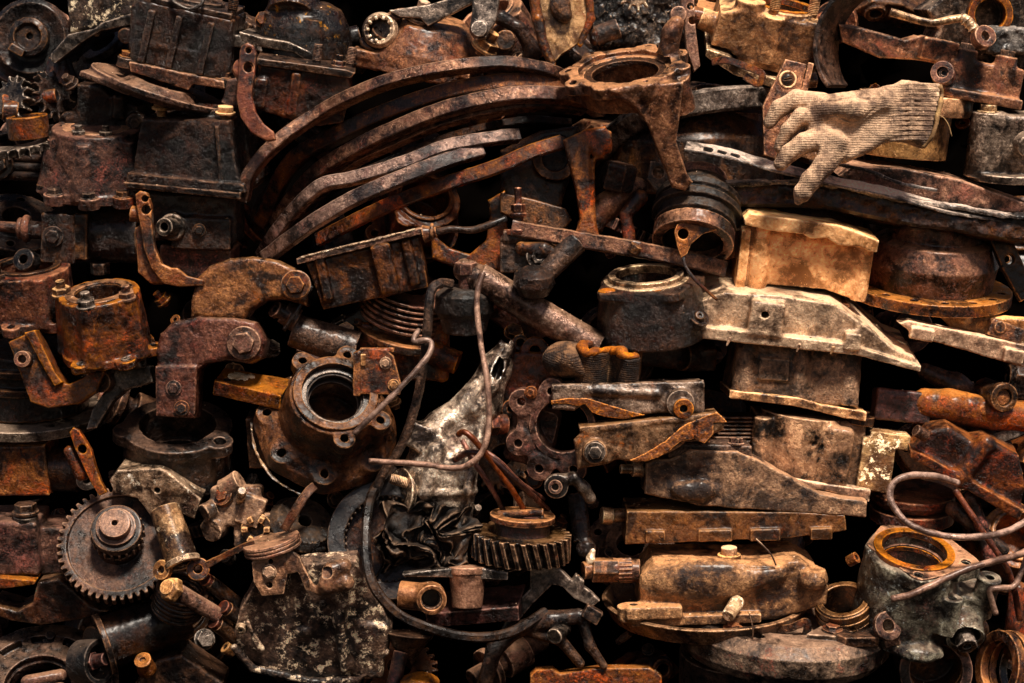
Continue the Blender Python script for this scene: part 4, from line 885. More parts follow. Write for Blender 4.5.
t = T('shaft_joint', 'oil stained pipe joint with a small clamp screw between upper elbow and box casting', 'joint', 318, 320, -18, (0, 0, 0))
part(t, 'barrel', S(1.2, .9).cyl((-26, 10, -10), (36, 14, -30), 17, 19).cyl((-34, 0, 8), (-22, 2, 0), 12, k=3), M_dkbrown)
part(t, 'clamp_screw', S(1.1).cyl((-40, -6, 10), (-28, -4, 4), 8).ring((-41, -7, 10), 8, 4, 4, d=(-.6, -.5, .4)), M_red)
part(t, 'cup', S(1.2, .8).ext([(6, -10), (40, 14), (60, 4), (44, -30), (16, -30)], (24, 60), rd=6), M_black)
wire('oil_pipe', 'thin dark pipe curling round the pipe joint beside the upper elbow', 'pipe', [(312, 286, -36), (304, 300, -38), (294, 316, -38), (284, 330, -34)], rsec(2.2), M_black)
t = T('open_box', 'dark open sided box casting with a pale chipped rim tilted up to the right', 'casting', 366, 265, -40, (-13, 5, 0))
s = S(1.2, .9).ext([(-58, 16), (58, 16), (56, -36), (-52, -34)], (0, 70), rd=3).box((18, -4, -8), (20, 14, 52), rd=6, k=5).box((-44, -2, -4), (10, 8, 44), rd=4, k=4).box((44, -1, -8), (10, 8, 46), rd=4, k=4)
part(t, 'body', s, mat('scorched_brown_box', '140b07', '4a2c18', '9a7450', ra=.3, rust='8a4c14', du=.3, metal=.4, ro=.4, bump=1.2))
s = S(1.1, .9).ext([(-66, 16), (64, 18), (64, 24), (40, 23), (-66, 22)], (-9, 74), rd=1.5); part(t, 'rim', s, M_brown)
part(t, 'chipped_edge', S(.9, 1., .2).path([(-60, -9, 22, 1.4), (-20, -9, 23, 1.1), (20, -9, 23, 1.4), (56, -9, 24, .9)], 1.3), M_alu)
# disc stack & rear blocks around (400,330)
t = T('filter_discs', 'pile of thin rusty filter discs behind the open sided box', 'discs', 402, 312, 12, (16, 24, 0))
s = S(1.1, .3)
for i in range(6): s.lathe((0, 10, 22-6*i), [(18, -2), (44, -1), (44, 1), (18, 2)], rd=.4)
part(t, 'discs', s, M_red)
part(t, 'collar', S(1.3, .6).lathe((0, 10, -22), [(0, -6), (48, -6), (48, 2), (0, 3)]), M_rust)
t = T('rear_casting', 'scaly rust block crowded behind the screwed plate and the rod', 'casting', 402, 352, 5, (0, 6, 0))
part(t, 'body', S(1.4, 2.2, .08).box((0, 30, 0), (92, 60, 60), rd=6).cyl((30, 0, 0), (56, -4, -10), 12, k=4), M_rust)
t = T('screwed_plate', 'rusty angled plate fixed with two pale round screws', 'bracket', 377, 372, -52, (0, 0, 0))
part(t, 'plate', S(1.1, .5).ext(tr(377, 372, [(356, 352), (362, 348), (386, 349), (394, 356), (402, 386), (400, 395), (358, 394), (353, 386)]), (-4, 6), rd=2).box((-20, 8, -2), (7, 26, 44), rd=2, k=2).box((0, 10, 22), (34, 26, 5), rd=2), M_rust)
for p_ in ((9, -5, 9), (17, -5, -13)): bolt(t, p_, 'y', 4.6, M_tan, 'plug')
part(t, 'slot_screw', S(1, .3).ext([(-16, 6), (-11, 6), (-11, 18), (-16, 18)], (-7, -3), rd=1.5), M_tan)

# ======================= the central seal housing
t = T('seal_housing', 'large brown cast housing with ringed round mouth and six bolt ears at the centre left', 'housing', 334, 400, -52, (20, 55, 0))
s = S(1.2, .9).lathe((0, 0, 0), [(0, -58), (70, -58), (66, -48), (50, -34), (44, 8), (0, 8)], rd=2)
for a, r_ in ((95, 50), (150, 50), (-60, 50), (-10, 52)): s.cyl(ang(a, r_, -4), ang(a, r_, 9), 11, k=6); s.cyl(ang(a, r_-3, -6), ang(a, r_, -55), 8, 11, k=5); s.hole(ang(a, r_, -4), ang(a, r_, 30), 4)
for a in (195, 240, 285, 335): s.cyl(ang(a, 62, -58), ang(a, 62, -42), 12, k=10); s.hole(ang(a, 63, -54), ang(a, 63, -30), 4.2)
s.ring((0, 0, 10), 42, 34, 8, k=1).hole((0, 0, -50), (0, 0, 30), 34)
part(t, 'casting', s, mat('brown_bore_housing', '1e120b', '5e3e28', 'ac8664', ra=.25, rust='864618', du=.3, metal=.25, ro=.5, bump=1.1, wear=1.1, coat=.15, gain=.8))
part(t, 'bore_sleeve', S(1.1, .2).ring((0, 0, -14), 33.5, 29, 40), M_grey)
part(t, 'oil_seal', S(1., .2).ring((0, 0, 2), 34, 27, 3).ring((0, 0, -8), 34, 25, 3), M_rubber)
part(t, 'torn_gasket', sweep_mesh('torn_gasket', [(-74, -14, -61), (-66, -34, -60), (-52, -54, -60), (-28, -72, -60), (0, -78, -60)], bsec(1.0, 3, .3), 1.2), M_alu)
t = T('under_plate', 'dark plate corner jutting out below left of the ringed mouth housing', 'plate', 280, 448, -2, (0, 12, 0))
part(t, 'plate', S(1.3).ext([(-34, 30), (0, 34), (50, -6), (50, -22), (-32, -22)], (0, 40), rd=4), M_dkbrown)
t = T('spattered_plate', 'rusty thick plate spattered with white paint left of the ringed mouth housing', 'plate', 243, 392, -25, (8, 22, 0))
part(t, 'plate', S(1.2, .7).ext([(-30, 0), (40, -14), (44, 30), (-26, 36)], (-8, 8), ax='z', rd=2).hole((-18, 8, 0), (-18, 8, 20), 4), M_rust)
part(t, 'paint_spatter', S(.9, 1.3, .2).ell((-8, 16, 9), (11, 8, 2.4)).ell((2, 20, 9), (7, 4, 2)), mat('white_paint_spill', '8a7a64', 'd8d0c0', 'f0ece0', ra=0, du=0, metal=0, ro=.5, bump=1, wear=.2))
t = T('bearing_flange', 'shadowed brown bearing flange with lobed ears below the lower elbow', 'flange', 178, 448, 22, (4, 28, 0))
s = can(50, 54, 50, ears=(), hole=34, vox=1.5).cyl(ang(-30, 52, 16), ang(-30, 52, 27), 14, k=8).cyl(ang(-160, 50, 16), ang(-160, 50, 27), 14, k=8).cyl((0, 0, 18), (0, 0, 26), 54, k=3)
s.hole((0, 0, -10), (0, 0, 40), 38).hole(ang(-30, 54, 10), ang(-30, 54, 40), 6)
part(t, 'body', s, M_dkbrown)

# ======================= big gear group
t = T('large_gear', 'large toothed gear wheel facing out at lower left with a stepped hub', 'gear', 119, 545, -30, (8, 62, 0))
s = S(1.2, .5).gear((0, 0, 0), 61, 13, 46, 5, duty=.72).ring((0, 0, 8), 50, 22, 9, cut=1).cyl((0, 0, 0), (0, 0, 14), 22, k=1)
part(t, 'wheel', s, mat('worn_gear_steel', '1a120d', '54382a', 'a08068', ra=.25, rust='7c4420', du=.3, metal=.3, ro=.5, bump=.9, wear=.9, coat=.15, gain=.85))
part(t, 'pinion', S(1.1, .4).gear((0, 4, 20), 27, 12, 22, 4, duty=.6).cyl((0, 4, 24), (0, 4, 34), 25), M_dkbrown)
part(t, 'hub', S(1., .3).cyl((0, 4, 30), (0, 4, 48), 15).hole((0, 4, 42), (0, 4, 60), 3).ring((0, 4, 36), 19, 14, 5), M_brown)
t = T('cast_lid', 'pale scraped alloy lid with one small hole above the big gear', 'cover', 155, 494, -36, (4, 14, 0))
part(t, 'lid', S(1.2, .9).ext([(-46, 10), (-38, 22), (4, 27), (12, 24), (46, -2), (40, -24), (16, -14), (8, -26), (-4, -24), (-18, -6), (-40, -2)], (0, 44), rd=3).hole((2, -20, 4), (2, 10, 4), 3), M_alu)
t = T('chrome_tube', 'bright scratched steel tube with open lower end right of the big gear', 'tube', 177, 540, -58, (0, 0, 0))
a_, b_ = (-14, 10, 30), (7, -8, -22)
part(t, 'barrel', S(1., .4).cyl(a_, b_, 15, 16.5).hole((3, -4, -10), (10, -14, -32), 13), M_alu)
part(t, 'rim', S(.9, .5).ring((7, -8, -22), 17.5, 12.5, 5, d=(.36, -.32, -.88)), M_steel)
t = T('rust_housing', 'rust red housing with a tall hex bolt at the left edge above the bracket foot', 'housing', 18, 550, -18, (0, 12, 0))
part(t, 'body', S(1.3, 1.3).box((-8, 34, 0), (54, 64, 56), rd=6).box((28, 44, -8), (40, 50, 50), rd=6, k=3), M_red)
part(t, 'torn_lip', S(1.2, 1.2).ext([(-30, -26), (18, -30), (16, -34), (-8, -38), (-30, -38)], (-6, 40), rd=2), M_rust)
bolt(t, (6, 14, 34), 'z', 11, M_dkbrown); part(t, 'washer', S(1, .3).cyl((6, 14, 27), (6, 14, 31), 12), M_grey)
t = T('foot_bracket', 'brown bracket foot flecked with green verdigris under the big gear', 'bracket', 55, 605, -12, (0, 10, 0))
part(t, 'foot', S(1.3, .9).ext(tr(55, 605, [(-10, 604), (16, 612), (32, 604), (38, 582), (60, 578), (74, 590), (90, 606), (108, 612), (80, 620), (40, 626), (10, 622), (-10, 614)]), (0, 50), rd=4), mat('verdigris_iron', '24150d', '523420', '8c6a4c', ra=.4, rust='8a4c18', du=.3, fl=.35, fleck='4a7060', metal=.3, ro=.42, bump=1.))
t = T('oil_canister', 'dark oil filter canister lying on its side below the big gear', 'canister', 148, 628, -20, (0, 0, 0))
part(t, 'can', S(1.2, .7).cyl((-40, -6, -14), (34, 20, 12), 27, 25), M_black)
part(t, 'seam_ring', S(1.1, .5).ring((-42, -7, -15), 31, 24, 5, d=(-.88, -.3, -.3)), M_dkbrown)
part(t, 'base', S(1.2, .4).cyl((-44, -4, -16), (-50, -10, -18), 22), M_black)
t = T('seal_cup', 'small black cup with a red tipped bolt at the canister mouth', 'cup', 92, 662, -38, (0, 0, 0))
part(t, 'cup', S(1.1, .4).lathe((0, 0, 0), [(12, -14), (22, -14), (22, 10), (18, 10), (14, -4)], d=(.85, -.5, .1)).cyl((-10, 4, 0), (2, 0, 0), 16), M_rubber)
part(t, 'bolt', S(1., .4).cyl((4, -6, 2), (16, -12, 5), 6.5).hexa((-2, -4, 1), (4, -6, 2), 10), M_red_oxide)
t = T('clutch_cover', 'ridged clutch cover wheel half cut off by the bottom left corner', 'disc', 40, 690, -20, (0, 40, 0))
s = S(1.3, .6).ring((0, 0, 0), 78, 32, 10).ring((0, 0, 10), 74, 60, 8, k=2).ring((0, 0, 8), 50, 34, 10, k=2)
for a in range(10, 180, 34): s.box(ang(a, 56, 10), (26, 10, 8), rot=(0, 0, a), rd=2, k=2)
part(t, 'cover', s, mat('clutch_brown_steel', '150d09', '4a3022', '8c6a50', ra=.25, rust='7a3c18', du=.4, metal=.45, ro=.38, bump=.8))
part(t, 'pressure_fingers', S(1.3, .8).path([(-10, 0, 12, 7), (20, 10, 10, 7)], 6).path([(-6, -12, 8, 7), (24, -8, 12, 6)], 6), M_brown)
t = T('bottom_cap', 'dull wedge shaped cap with a knob near the bottom left corner', 'cap', 172, 668, -22, (0, 10, 0))
part(t, 'cap', S(1.3).ext([(-40, -20), (-14, 8), (10, 14), (50, -16), (50, -24)], (0, 50), rd=5), M_dkbrown)
part(t, 'knob', S(1.2).cyl((-24, -4, 0), (-26, -14, 12), 10, 8).ring((-26, -15, 13), 8, 3.5, 3, d=(-.1, -.6, .7)), M_brown)
# ======================= small fittings, lower left middle
t = T('castle_fitting', 'pale brass fitting with castellated nut heaped among black grime', 'fitting', 238, 520, -25, (0, 0, 0))
s = S(1.1, 1.6, .12).box((-2, 10, 14), (50, 34, 40), rd=6).box((16, 8, -10), (40, 26, 34), rd=5, k=4).cyl((-20, 6, -6), (-26, -6, -10), 12, k=4).cyl((-14, 0, 30), (2, -4, 40), 11, k=4).box((14, -4, 10), (24, 16, 30), rot=(20, 0, 0), rd=3, k=3).cyl((-24, -4, 12), (-32, -10, 8), 9, k=3)
part(t, 'body', s, M_dustyslab)
s = S(.9, .3)
for i in range(6):
    a = i*PI/3; s.box((20+11*math.cos(a), -14, -8+11*math.sin(a)), (6, 14, 5), rot=(-math.degrees(a), 0, 0), rd=1)
s.ring((20, -8, -8), 15, 8, 6, d='y'); part(t, 'castle_nut', s, M_tan)
bolt(t, (-14, -6, 24), (-.3, -.8, .4), 8, M_rust, 'plug'); bolt(t, (4, -12, 22), (.2, -.8, .5), 7, M_steel, 'stud')
t = T('link_strap', 'thin tan strap lying loose with an oval eye at its lower end', 'strap', 250, 540, -52)
wpart(t, 'strap', [(6, -12, -2), (-6, -12, -6), (-22, -12, -14), (-42, -12, -24)], bsec(7, 3, .8, 4), M_brown, .4)
wire('slotted_strap', 'narrow brown strap reaching from the castellated nut up to the ringed mouth housing', 'strap', [(338, 476, -30), (326, 480, -44), (312, 488, -56), (302, 500, -62), (292, 516, -62), (284, 530, -58)], bsec(9, 3, .8, 4), M_brown, .5)
part(t, 'eye', S(1., .3).ring((-50, -12, -28), 11, 5, 4, d=(.1, -1, .3)), M_brown)
t = T('thrust_disc', 'grooved thrust disc resting edge on above the angled bracket', 'disc', 272, 544, -60, (-14, 12, 0))
part(t, 'disc', S(.9, .2).lathe((0, 0, 0), [(0, -5), (29, -5), (29, -3), (27, -2), (29, -1), (29, 1), (27, 2), (29, 3), (28, 5), (0, 5)], rd=.3), M_brown)
t = T('fibre_ring', 'matted black fibre ring wedged behind the grooved thrust disc', 'ring', 302, 526, -20, (30, 40, 0))
part(t, 'ring', S(1.2, 1.6, .2).lathe((0, 0, 0), [(8, -8), (28, -8), (34, 2), (28, 9), (8, 8)], rd=1), M_cloth)
t = T('angle_bracket', 'tan angled bracket with a hex bolt and curled arm resting on the battered plate', 'bracket', 298, 578, -72, (0, 0, 0))
s = S(1.05, .6).ext(tr(298, 578, [(252, 562), (262, 552), (286, 546), (300, 556), (304, 566), (316, 588), (324, 592), (322, 594), (306, 590), (298, 572), (288, 574), (284, 594), (262, 596), (254, 582)]), (-3, 5), rd=1.8)
s.path([(22, 0, -12, 5), (30, -6, -6, 8), (34, -6, 8, 8), (46, -4, 12, 8)], 8, k=5).path([(34, -4, -8, 6), (48, -4, -4, 9)], 8, k=5).hole((30, -10, 6), (30, -30, 12), 6).hole((-27, -20, 17), (-27, 20, 17), 2.4).hole((-28, -20, -7), (-28, 20, -7), 2.8)
part(t, 'plate', s, mat('soft_tan_bracket', '33200f', '84603e', 'cca67c', ra=.35, rust='8a541e', du=.4, metal=.3, ro=.45, bump=.9, sat=.8)); bolt(t, (-28, -4, 7), 'y', 6, M_tan)
t = T('battered_plate', 'big battered cover plate blotched with white corrosion at the bottom', 'plate', 310, 628, -42, (0, 22, 0))
s = S(1.3, 1.6, .06, 4).ext(tr(310, 628, [(232, 640), (240, 610), (262, 566), (310, 556), (358, 552), (376, 590), (392, 628), (388, 652), (366, 668), (356, 690), (300, 688), (262, 676), (238, 658)]), (0, 24), rd=4)
s.path([(40, -2, 60, 4), (30, -4, 10, 5), (34, -4, -44, 5)], 4, k=6).path([(-60, -4, 10, 4), (-50, -4, -20, 5)], 4, k=6).box((60, 0, -24), (30, 12, 60), rot=(6, 0, 0), rd=5, k=8).ell((-44, -1, 14), (20, 7, 34), rot=(10, 0, 0), cut=1, k=5)
for p_ in ((-6, -1, -4), (30, -2, 34)): s.ell(p_, (7, 4, 5), k=4)
part(t, 'plate', s, mat('white_blotched_plate', '1c120b', '523a28', 'a08468', ra=.3, rust='6a3c1c', du=.35, fl=.95, fleck='b8a890', metal=.1, ro=.6, bump=1.6, gain=1.2, dust='8a7460'))
part(t, 'torn_edge', S(1.1, 1.5, .15).path([(-76, -4, -20, 4), (-60, -3, -44, 4), (-30, -3, -52, 4), (0, -3, -60, 4), (46, -3, -58, 4), (60, -3, -44, 3), (76, -3, -26, 3)], 4), MC['white_blotched_plate'])
bolt(t, (-68, -6, 2), 'y', 7, M_steel, 'rivet'); bolt(t, (14, -4, 30), 'y', 4, M_grey, 'rivet')
t = T('worm_bolt', 'pale headed shouldered bolt pointing down right beside the big gear', 'bolt', 190, 600, -66, (0, 0, 0))
part(t, 'shank', S(1., .4).cyl((-12, -2, 8), (26, 18, -18), 9, 8), M_brown)
part(t, 'head', S(1., .5).hexa((-14, -4, 9), (-20, -12, 14), 13, rd=3).cyl((-20, -12, 14), (-21, -14, 15), 8), M_tan)
part(t, 'end_washer', S(.9, .3).ring((-27, -2, 30), 9.5, 4.5, 5, d=(-.4, -.8, .2)), M_tan)
for i, (px_, py_, ln, ds) in enumerate([(214, 585, 44, 'upper'), (232, 612, 30, 'middle'), (222, 627, 34, 'lowest')]):
    t = T('rusty_pin', ds+' of three red rusted pins pointing up left beside the shouldered bolt', 'pin', px_, py_, -40, (0, 0, 0), 'rusted pins beside the big gear')
    part(t, 'shank', S(1.1, .5).cyl((-4, -8, 4), (ln*.6, 20, -ln*.6), 7.5), M_dkbrown)
    part(t, 'end_face', S(1., .3).cyl((-4, -8, 4), (-7, -12, 7), 7), M_red_oxide)
t = T('coil_spring', 'tight black coil spring hidden under the shouldered bolt', 'spring', 180, 598, -42, (20, 30, 0))
s = S(1.1, .2)
for i in range(6): s.tor((0, 0, 12-5*i), 24, 2.6)
part(t, 'coils', s, M_black)

# ======================= alloy knuckle, wires and belt
t = T('alloy_knuckle', 'torn silver alloy knuckle casting standing in the middle of the pile', 'casting', 452, 430, -38, (0, 0, 0))
s = S(1.15, 1.0).path([(54, 20, 82, 10), (44, 16, 62, 15), (26, 12, 24, 22), (-2, 12, -8, 30), (-12, 16, -44, 36), (-14, 22, -80, 34), (-8, 30, -100, 26)], 10, k=8)
s.path([(58, 0, 86, 4), (40, -6, 44, 5), (18, -14, 14, 6), (-16, -18, -20, 6), (-26, -20, -62, 7)], 5, k=7).path([(30, -2, 30, 4), (26, -10, -10, 5), (16, -18, -60, 5)], 5, k=6)
s.ext([(36, 96), (62, 96), (56, 84), (48, 92), (40, 82)], (-40, 60), cut=1).ell((8, -16, 0), (14, 7, 22), rot=(28, 0, 0), cut=1, k=6).ell((46, 2, 60), (5, 14, 13), rot=(20, 0, 0), cut=1, k=3).tor((-13, 18, -62), 36, 3, k=4)
s.box((-34, 0, -6), (22, 30, 26), rot=(25, 0, 0), rd=5, k=8)
part(t, 'casting', s, M_silver)
part(t, 'flange', S(1.2, .6).ring((-50, 6, -64), 25, 15, 5, d=(-.8, -.5, .1)), M_steel)
bolt(t, (-26, -2, -2), (-.93, -.25, .3), 8, M_tan, 'stud'); bolt(t, (-42, -2, -54), (-.93, -.25, .3), 8, M_tan, 'stud')
wire('bent_rod', 'thin bent rod dropping from the rubber nut and turning left at a right angle', 'rod', [(483, 273, -70), (478, 290, -74), (477, 310, -78), (481, 345, -84), (487, 380, -92), (489, 420, -96), (484, 448, -98), (470, 464, -96), (452, 468, -92), (420, 464, -86), (369, 461, -80)], rsec(2.9), M_wire)
wire('hooked_rod', 'slender hooked rod rising from the ringed mouth housing to a crook', 'rod', [(354, 434, -92), (372, 416, -94), (396, 392, -92), (420, 366, -84), (430, 352, -78), (431, 342, -74), (424, 340, -74), (415, 342, -72), (414, 338, -70), (419, 330, -62)], rsec(2.8), M_wire)
wire('vent_tube', 'flattened dusty tube hooping up over and down left of the bent rod', 'tube', [(452, 284, -50), (440, 283, -62), (431, 292, -68), (428, 320, -68), (424, 360, -62), (418, 395, -58), (408, 430, -54), (396, 455, -50), (382, 476, -46), (372, 505, -40)], bsec(9, 6, 2, 3), M_dkbrown)
wire('drive_belt', 'old black drive belt hanging in a wide loop under the cloth and sleeve elbow', 'belt', [(392, 470, -10), (374, 490, -40), (367, 520, -72), (367, 560, -92), (376, 590, -100), (400, 615, -104), (430, 628, -104), (460, 636, -100), (490, 637, -92), (516, 630, -80), (545, 612, -60)], bsec(9, 12, 2, 3), mat('grey_worn_belt', '100c0a', '33261e', '6a5646', ra=.05, du=.3, dust='5e4c3e', metal=0, ro=.42, bump=.4, wear=.3))
for i, (pts, ds) in enumerate([([(455, 460, -55), (470, 452, -72), (490, 458, -78), (515, 480, -70), (548, 510, -40)], 'arching left over the alloy knuckle'), ([(458, 435, -76), (464, 432, -82), (474, 440, -84), (492, 462, -78), (512, 490, -70), (524, 510, -60)], 'with a small hook at its upper end'), ([(462, 440, -60), (474, 462, -66), (490, 486, -62), (506, 515, -50)], 'lying lowest and straightest'), ([(486, 452, -60), (500, 462, -62), (520, 482, -55), (544, 500, -40)], 'closest to the flanged pump end')]):
    wire('brake_pipe', 'thin copper brown pipe '+ds, 'pipe', pts, rsec(3.0 if i < 2 else 2.5), M_copper, grp='thin copper brown pipes right of the alloy knuckle')
t = T('internal_gear', 'dark toothed ring standing behind the drive belt loop', 'gear', 388, 540, -30, (20, 74, 0))
s = S(1.2, .4).ring((0, 0, 0), 60, 44, 16)
for i in range(40):
    s.box(ang(i*9, 43, 2), (4, 3, 12), rot=(0, 0, i*9), rd=.4)
part(t, 'ring', s, mat('ring_gear_black', '0a0706', '261a13', '54402f', ra=.3, rust='5a3018', du=.15, dust='54402f', metal=.1, ro=.5, bump=.5))
part(t, 'web', S(1.3).ring((0, 0, -10), 46, 12, 6), M_black)
t = T('oily_rag', 'crumpled oily dark rag stuffed inside the drive belt loop', 'rag', 425, 540, -68, (0, 0, 0))
nx, nz = 110, 80
u, v = np.meshgrid(np.linspace(-1, 1, nx), np.linspace(-1, 1, nz), indexing='ij'); u = u.ravel().astype(f32); v = v.ravel().astype(f32)
wu = u*2.2+.9*fbm(u*1.6+3, v*1.6, u*0, 2); wv = v*1.4+.9*fbm(u*1.6, v*1.6+9, u*0, 2)
rg_ = 1-np.abs(fbm(wu*1.1+wv*.9, wv*.5-wu*.2, u*0+4.4, 2)); r2 = 1-np.abs(fbm(wu*2.6, wv*1.4-wu, u*0+8, 2))
ed_ = 1+.16*fbm(u*2.4, v*2.4, u*0+1.3, 3)
Xr = u*48*ed_+10*fbm(u*2, v*2, u*0+2.2, 2); Zr = v*34*ed_-u*4+10*fbm(u*2, v*2, u*0+6.2, 2)
Yr = 14-30*rg_**2-9*r2**2+18*(np.abs(u)**3+np.abs(v)**3)
i_ = np.arange(nx-1)[:, None]; j_ = np.arange(nz-1)[None, :]
s = rawmesh('rag', np.stack([Xr, Yr, Zr], 1)*PX*KS[t.name], np.stack([i_*nz+j_, (i_+1)*nz+j_, (i_+1)*nz+j_+1, i_*nz+j_+1], -1).reshape(-1, 4))
part(t, 'rag', s, M_cloth)
t = T('pump_flange', 'dusty steel flange bar with a hanging cup below the oily rag', 'flange', 455, 585, -84, (0, 0, 0))
part(t, 'bar', S(1.1, .5).ext(tr(455, 585, [(402, 574), (420, 571), (450, 568), (484, 568), (508, 572), (508, 580), (484, 579), (440, 577), (404, 577)]), (-2, 34), rd=2), M_grey)
part(t, 'cup', S(1.1, .4).lathe((12, 10, 0), [(0, -22), (14, -22), (17, 10), (0, 10)], rd=1.5).lathe((12, 10, 14), [(0, -3), (19, -3), (19, 3), (0, 4)]), mat('dusty_pink_steel', '3a281e', '80604c', 'b8967c', ra=.1, du=.4, dust='a88a70', metal=.4, ro=.42, bump=.4, wear=.3))
t = T('sleeve_elbow', 'short thick sleeve elbow with a round black mouth facing out', 'elbow', 422, 598, -104, (0, 0, 0))
s = S(1.05, .4).cyl((8, 16, 0), (10, -8, -1), 15).cyl((4, 6, 0), (-22, 10, 2), 14, k=4).hole((8, 14, 0), (11, -20, -1), 10.5)
part(t, 'body', s, mat('dusty_sleeve_steel', '33241b', '7c6050', 'b4947c', ra=.1, du=.4, dust='a88a70', metal=.4, ro=.42, bump=.4, wear=.3))
part(t, 'bore_liner', S(1.1, .2).ring((9, 6, 0), 10.8, 9.6, 22, d='y'), M_black)
t = T('red_slab', 'red rusted slab lying inside the loop of the drive belt', 'plate', 478, 606, -50, (-6, 20, 0))
part(t, 'slab', S(1.3, 1.2).ext([(-52, -20), (40, -26), (50, 22), (-40, 26)], (-8, 8), ax='z', rd=2), M_red_oxide)
t = T('lower_stud', 'rusty stud with a round collar below the bottom of the belt loop', 'stud', 398, 662, -40, (6, 0, 0))
part(t, 'collar', S(1.2).lathe((8, 10, 18), [(0, -14), (8, -14), (24, 10), (0, 14)]), M_dkbrown); part(t, 'shank', S(1.1, .4).cyl((2, 0, 10), (-2, -6, -24), 7.5), M_red)
t = T('bottom_cap', 'domed tan cap cut by the bottom edge beside the rusty stud', 'cap', 420, 682, -60, (0, 20, 0))
part(t, 'cap', S(1.2, .7).lathe((0, 0, 0), [(0, -12), (20, -12), (19, 0), (10, 6), (0, 6)]), M_rust)

# ======================= centre: stub gear, forks
t = T('helical_gear', 'helical gear lying flat with a rust red collar at centre bottom', 'gear', 521, 545, -55, (3, 9, 0))
part(t, 'gear', S(1.05, .4).gear((0, 0, 0), 50, 26, 28, 6, duty=.7, hel=.028), mat('helical_gear_steel', '120d0b', '4a3a32', '9c8878', ra=.25, rust='7c3c1c', du=.4, metal=.5, ro=.34, bump=.6))
part(t, 'collar', S(1.2, .7).lathe((0, 0, 12), [(0, -2), (28, -2), (26, 14), (0, 14)]), M_red_oxide)
part(t, 'rim', S(1.1, .5).lathe((0, 0, 28), [(20, -2), (32, -2), (32, 3), (20, 3)]).cyl((-24, 0, 30), (20, -6, 36), 4, k=2), M_brown)
t = T('selector_fork', 'dark forked selector arm with notched end, upper of two below the helical gear', 'fork', 552, 590, -48, (0, 0, 0))
s = S(1.1, .5).ext(tr(552, 590, [(530, 566), (540, 562), (560, 568), (572, 580), (576, 574), (584, 580), (584, 586), (592, 592), (600, 600), (592, 606), (574, 598), (562, 586), (552, 584), (532, 604), (512, 628), (500, 632), (512, 606), (530, 588)]), (-6, 14), rd=2.5)
part(t, 'arm', s, M_grey)
t = T('shift_fork', 'dark curved shift fork with a short round pin, lower of two below the helical gear', 'fork', 550, 640, -62, (0, 0, 0))
s = S(1.1, .5).path([(-64, 6, -40, 8), (-56, 4, -10, 8), (-34, 2, 10, 8), (0, 0, 20, 9), (28, 0, 24, 8)], 8, k=4).box((42, 0, 26), (18, 18, 14), rot=(30, 0, 0), rd=2, k=2).path([(34, 2, 16, 6), (40, 2, -6, 5), (54, 2, -26, 4)], 5, k=4).path([(-20, 2, 8, 6), (10, 4, 0, 6), (30, 6, -24, 5)], 5, k=3)
part(t, 'arm', s, M_dkbrown); part(t, 'pin', S(1., .3).cyl((14, 4, 12), (4, -16, 6), 8), M_grey)
t = T('pull_bar', 'orange rusted bar handle along the bottom edge below the forks', 'handle', 590, 678, -58, (0, 0, 0))
part(t, 'bar', S(1.1, .9).ext(tr(590, 678, [(530, 676), (536, 670), (552, 669), (560, 674), (600, 668), (650, 668), (662, 676), (662, 692), (530, 694)]), (0, 24), rd=3), M_rust)
t = T('rear_pipe', 'broken bar end with a bright fractured tip pointing down beside the pump', 'bar', 580, 540, -30, (0, 0, 0))
part(t, 'bar', S(1.1, 1.2, .15).cyl((-2, 14, 44), (2, 0, -2), 10, 9).ell((6, -4, -8), (10, 9, 10), k=3), M_grime)
part(t, 'fractured_tip', S(.8, 1., .2).path([(12, -10, -10, 3), (10, -12, -18, 4.5), (7, -12, -26, 2)], 3), mat('bright_fracture', '8a7860', 'e0d4c0', 'fff4e0', ra=0, du=0, metal=.3, ro=.35, bump=.6, wear=.1))
# ======================= centre upper: rods and joints
t = T('pivot_block', 'iron pivot block with upright threaded stud and a recessed side plug', 'block', 520, 250, -40, (0, 4, 0))
part(t, 'block', S(1.2, .7).box((4, 20, -5), (48, 40, 36), rd=4).box((-4, 12, 14), (26, 30, 12), rd=4, k=4), M_dkbrown)
part(t, 'stud', S(1., .3).cyl((-2, 6, 14), (-2, 6, 42), 6, 5).cyl((-2, 6, 42), (-2, 6, 62), 3.6).hexa((-2, 6, 38), (-2, 6, 46), 7.5).ring((-2, 6, 35), 8, 4, 3).ring((-2, 6, 18), 14, 5, 4), M_copper)
part(t, 'side_plug', S(1., .3).cyl((16, 4, -6), (18, -6, -6), 12).hexa((18, -5, -6), (19, -10, -6), 8).hole((19, -8, -6), (19, -20, -6), 3.5), M_grey)
part(t, 'clamp', S(1.1, .9).path([(2, -2, 2, 7), (24, -4, 0, 9), (36, -4, -4, 7)], 7), M_brown)
t = T('drag_link', 'long flat grey link bar sloping right from the pivot block', 'bar', 640, 262, -48)
wpart(t, 'bar', [(-128, 6, 34), (-60, 0, 22), (0, 0, 12), (50, 6, 2), (86, 20, -6)], bsec(16, 12, 1.5, 6), M_brown, .6)
part(t, 'cotter', S(1., .3).cyl((-8, -8, 10), (-4, -10, 16), 6), M_dkbrown)
t = T('upper_link', 'short worn link bar with rounded end in the shade above the pivot block', 'bar', 548, 212, -10, (0, 0, 0))
part(t, 'bar', S(1.2, .6).ext(tr(548, 212, [(500, 192), (530, 198), (566, 208), (572, 220), (562, 232), (535, 228), (500, 212)]), (0, 20), rd=4), M_dkbrown)
t = T('ball_joint', 'greasy black ball joint with flattened dome and thick stem', 'joint', 540, 280, -62, (0, 20, 0))
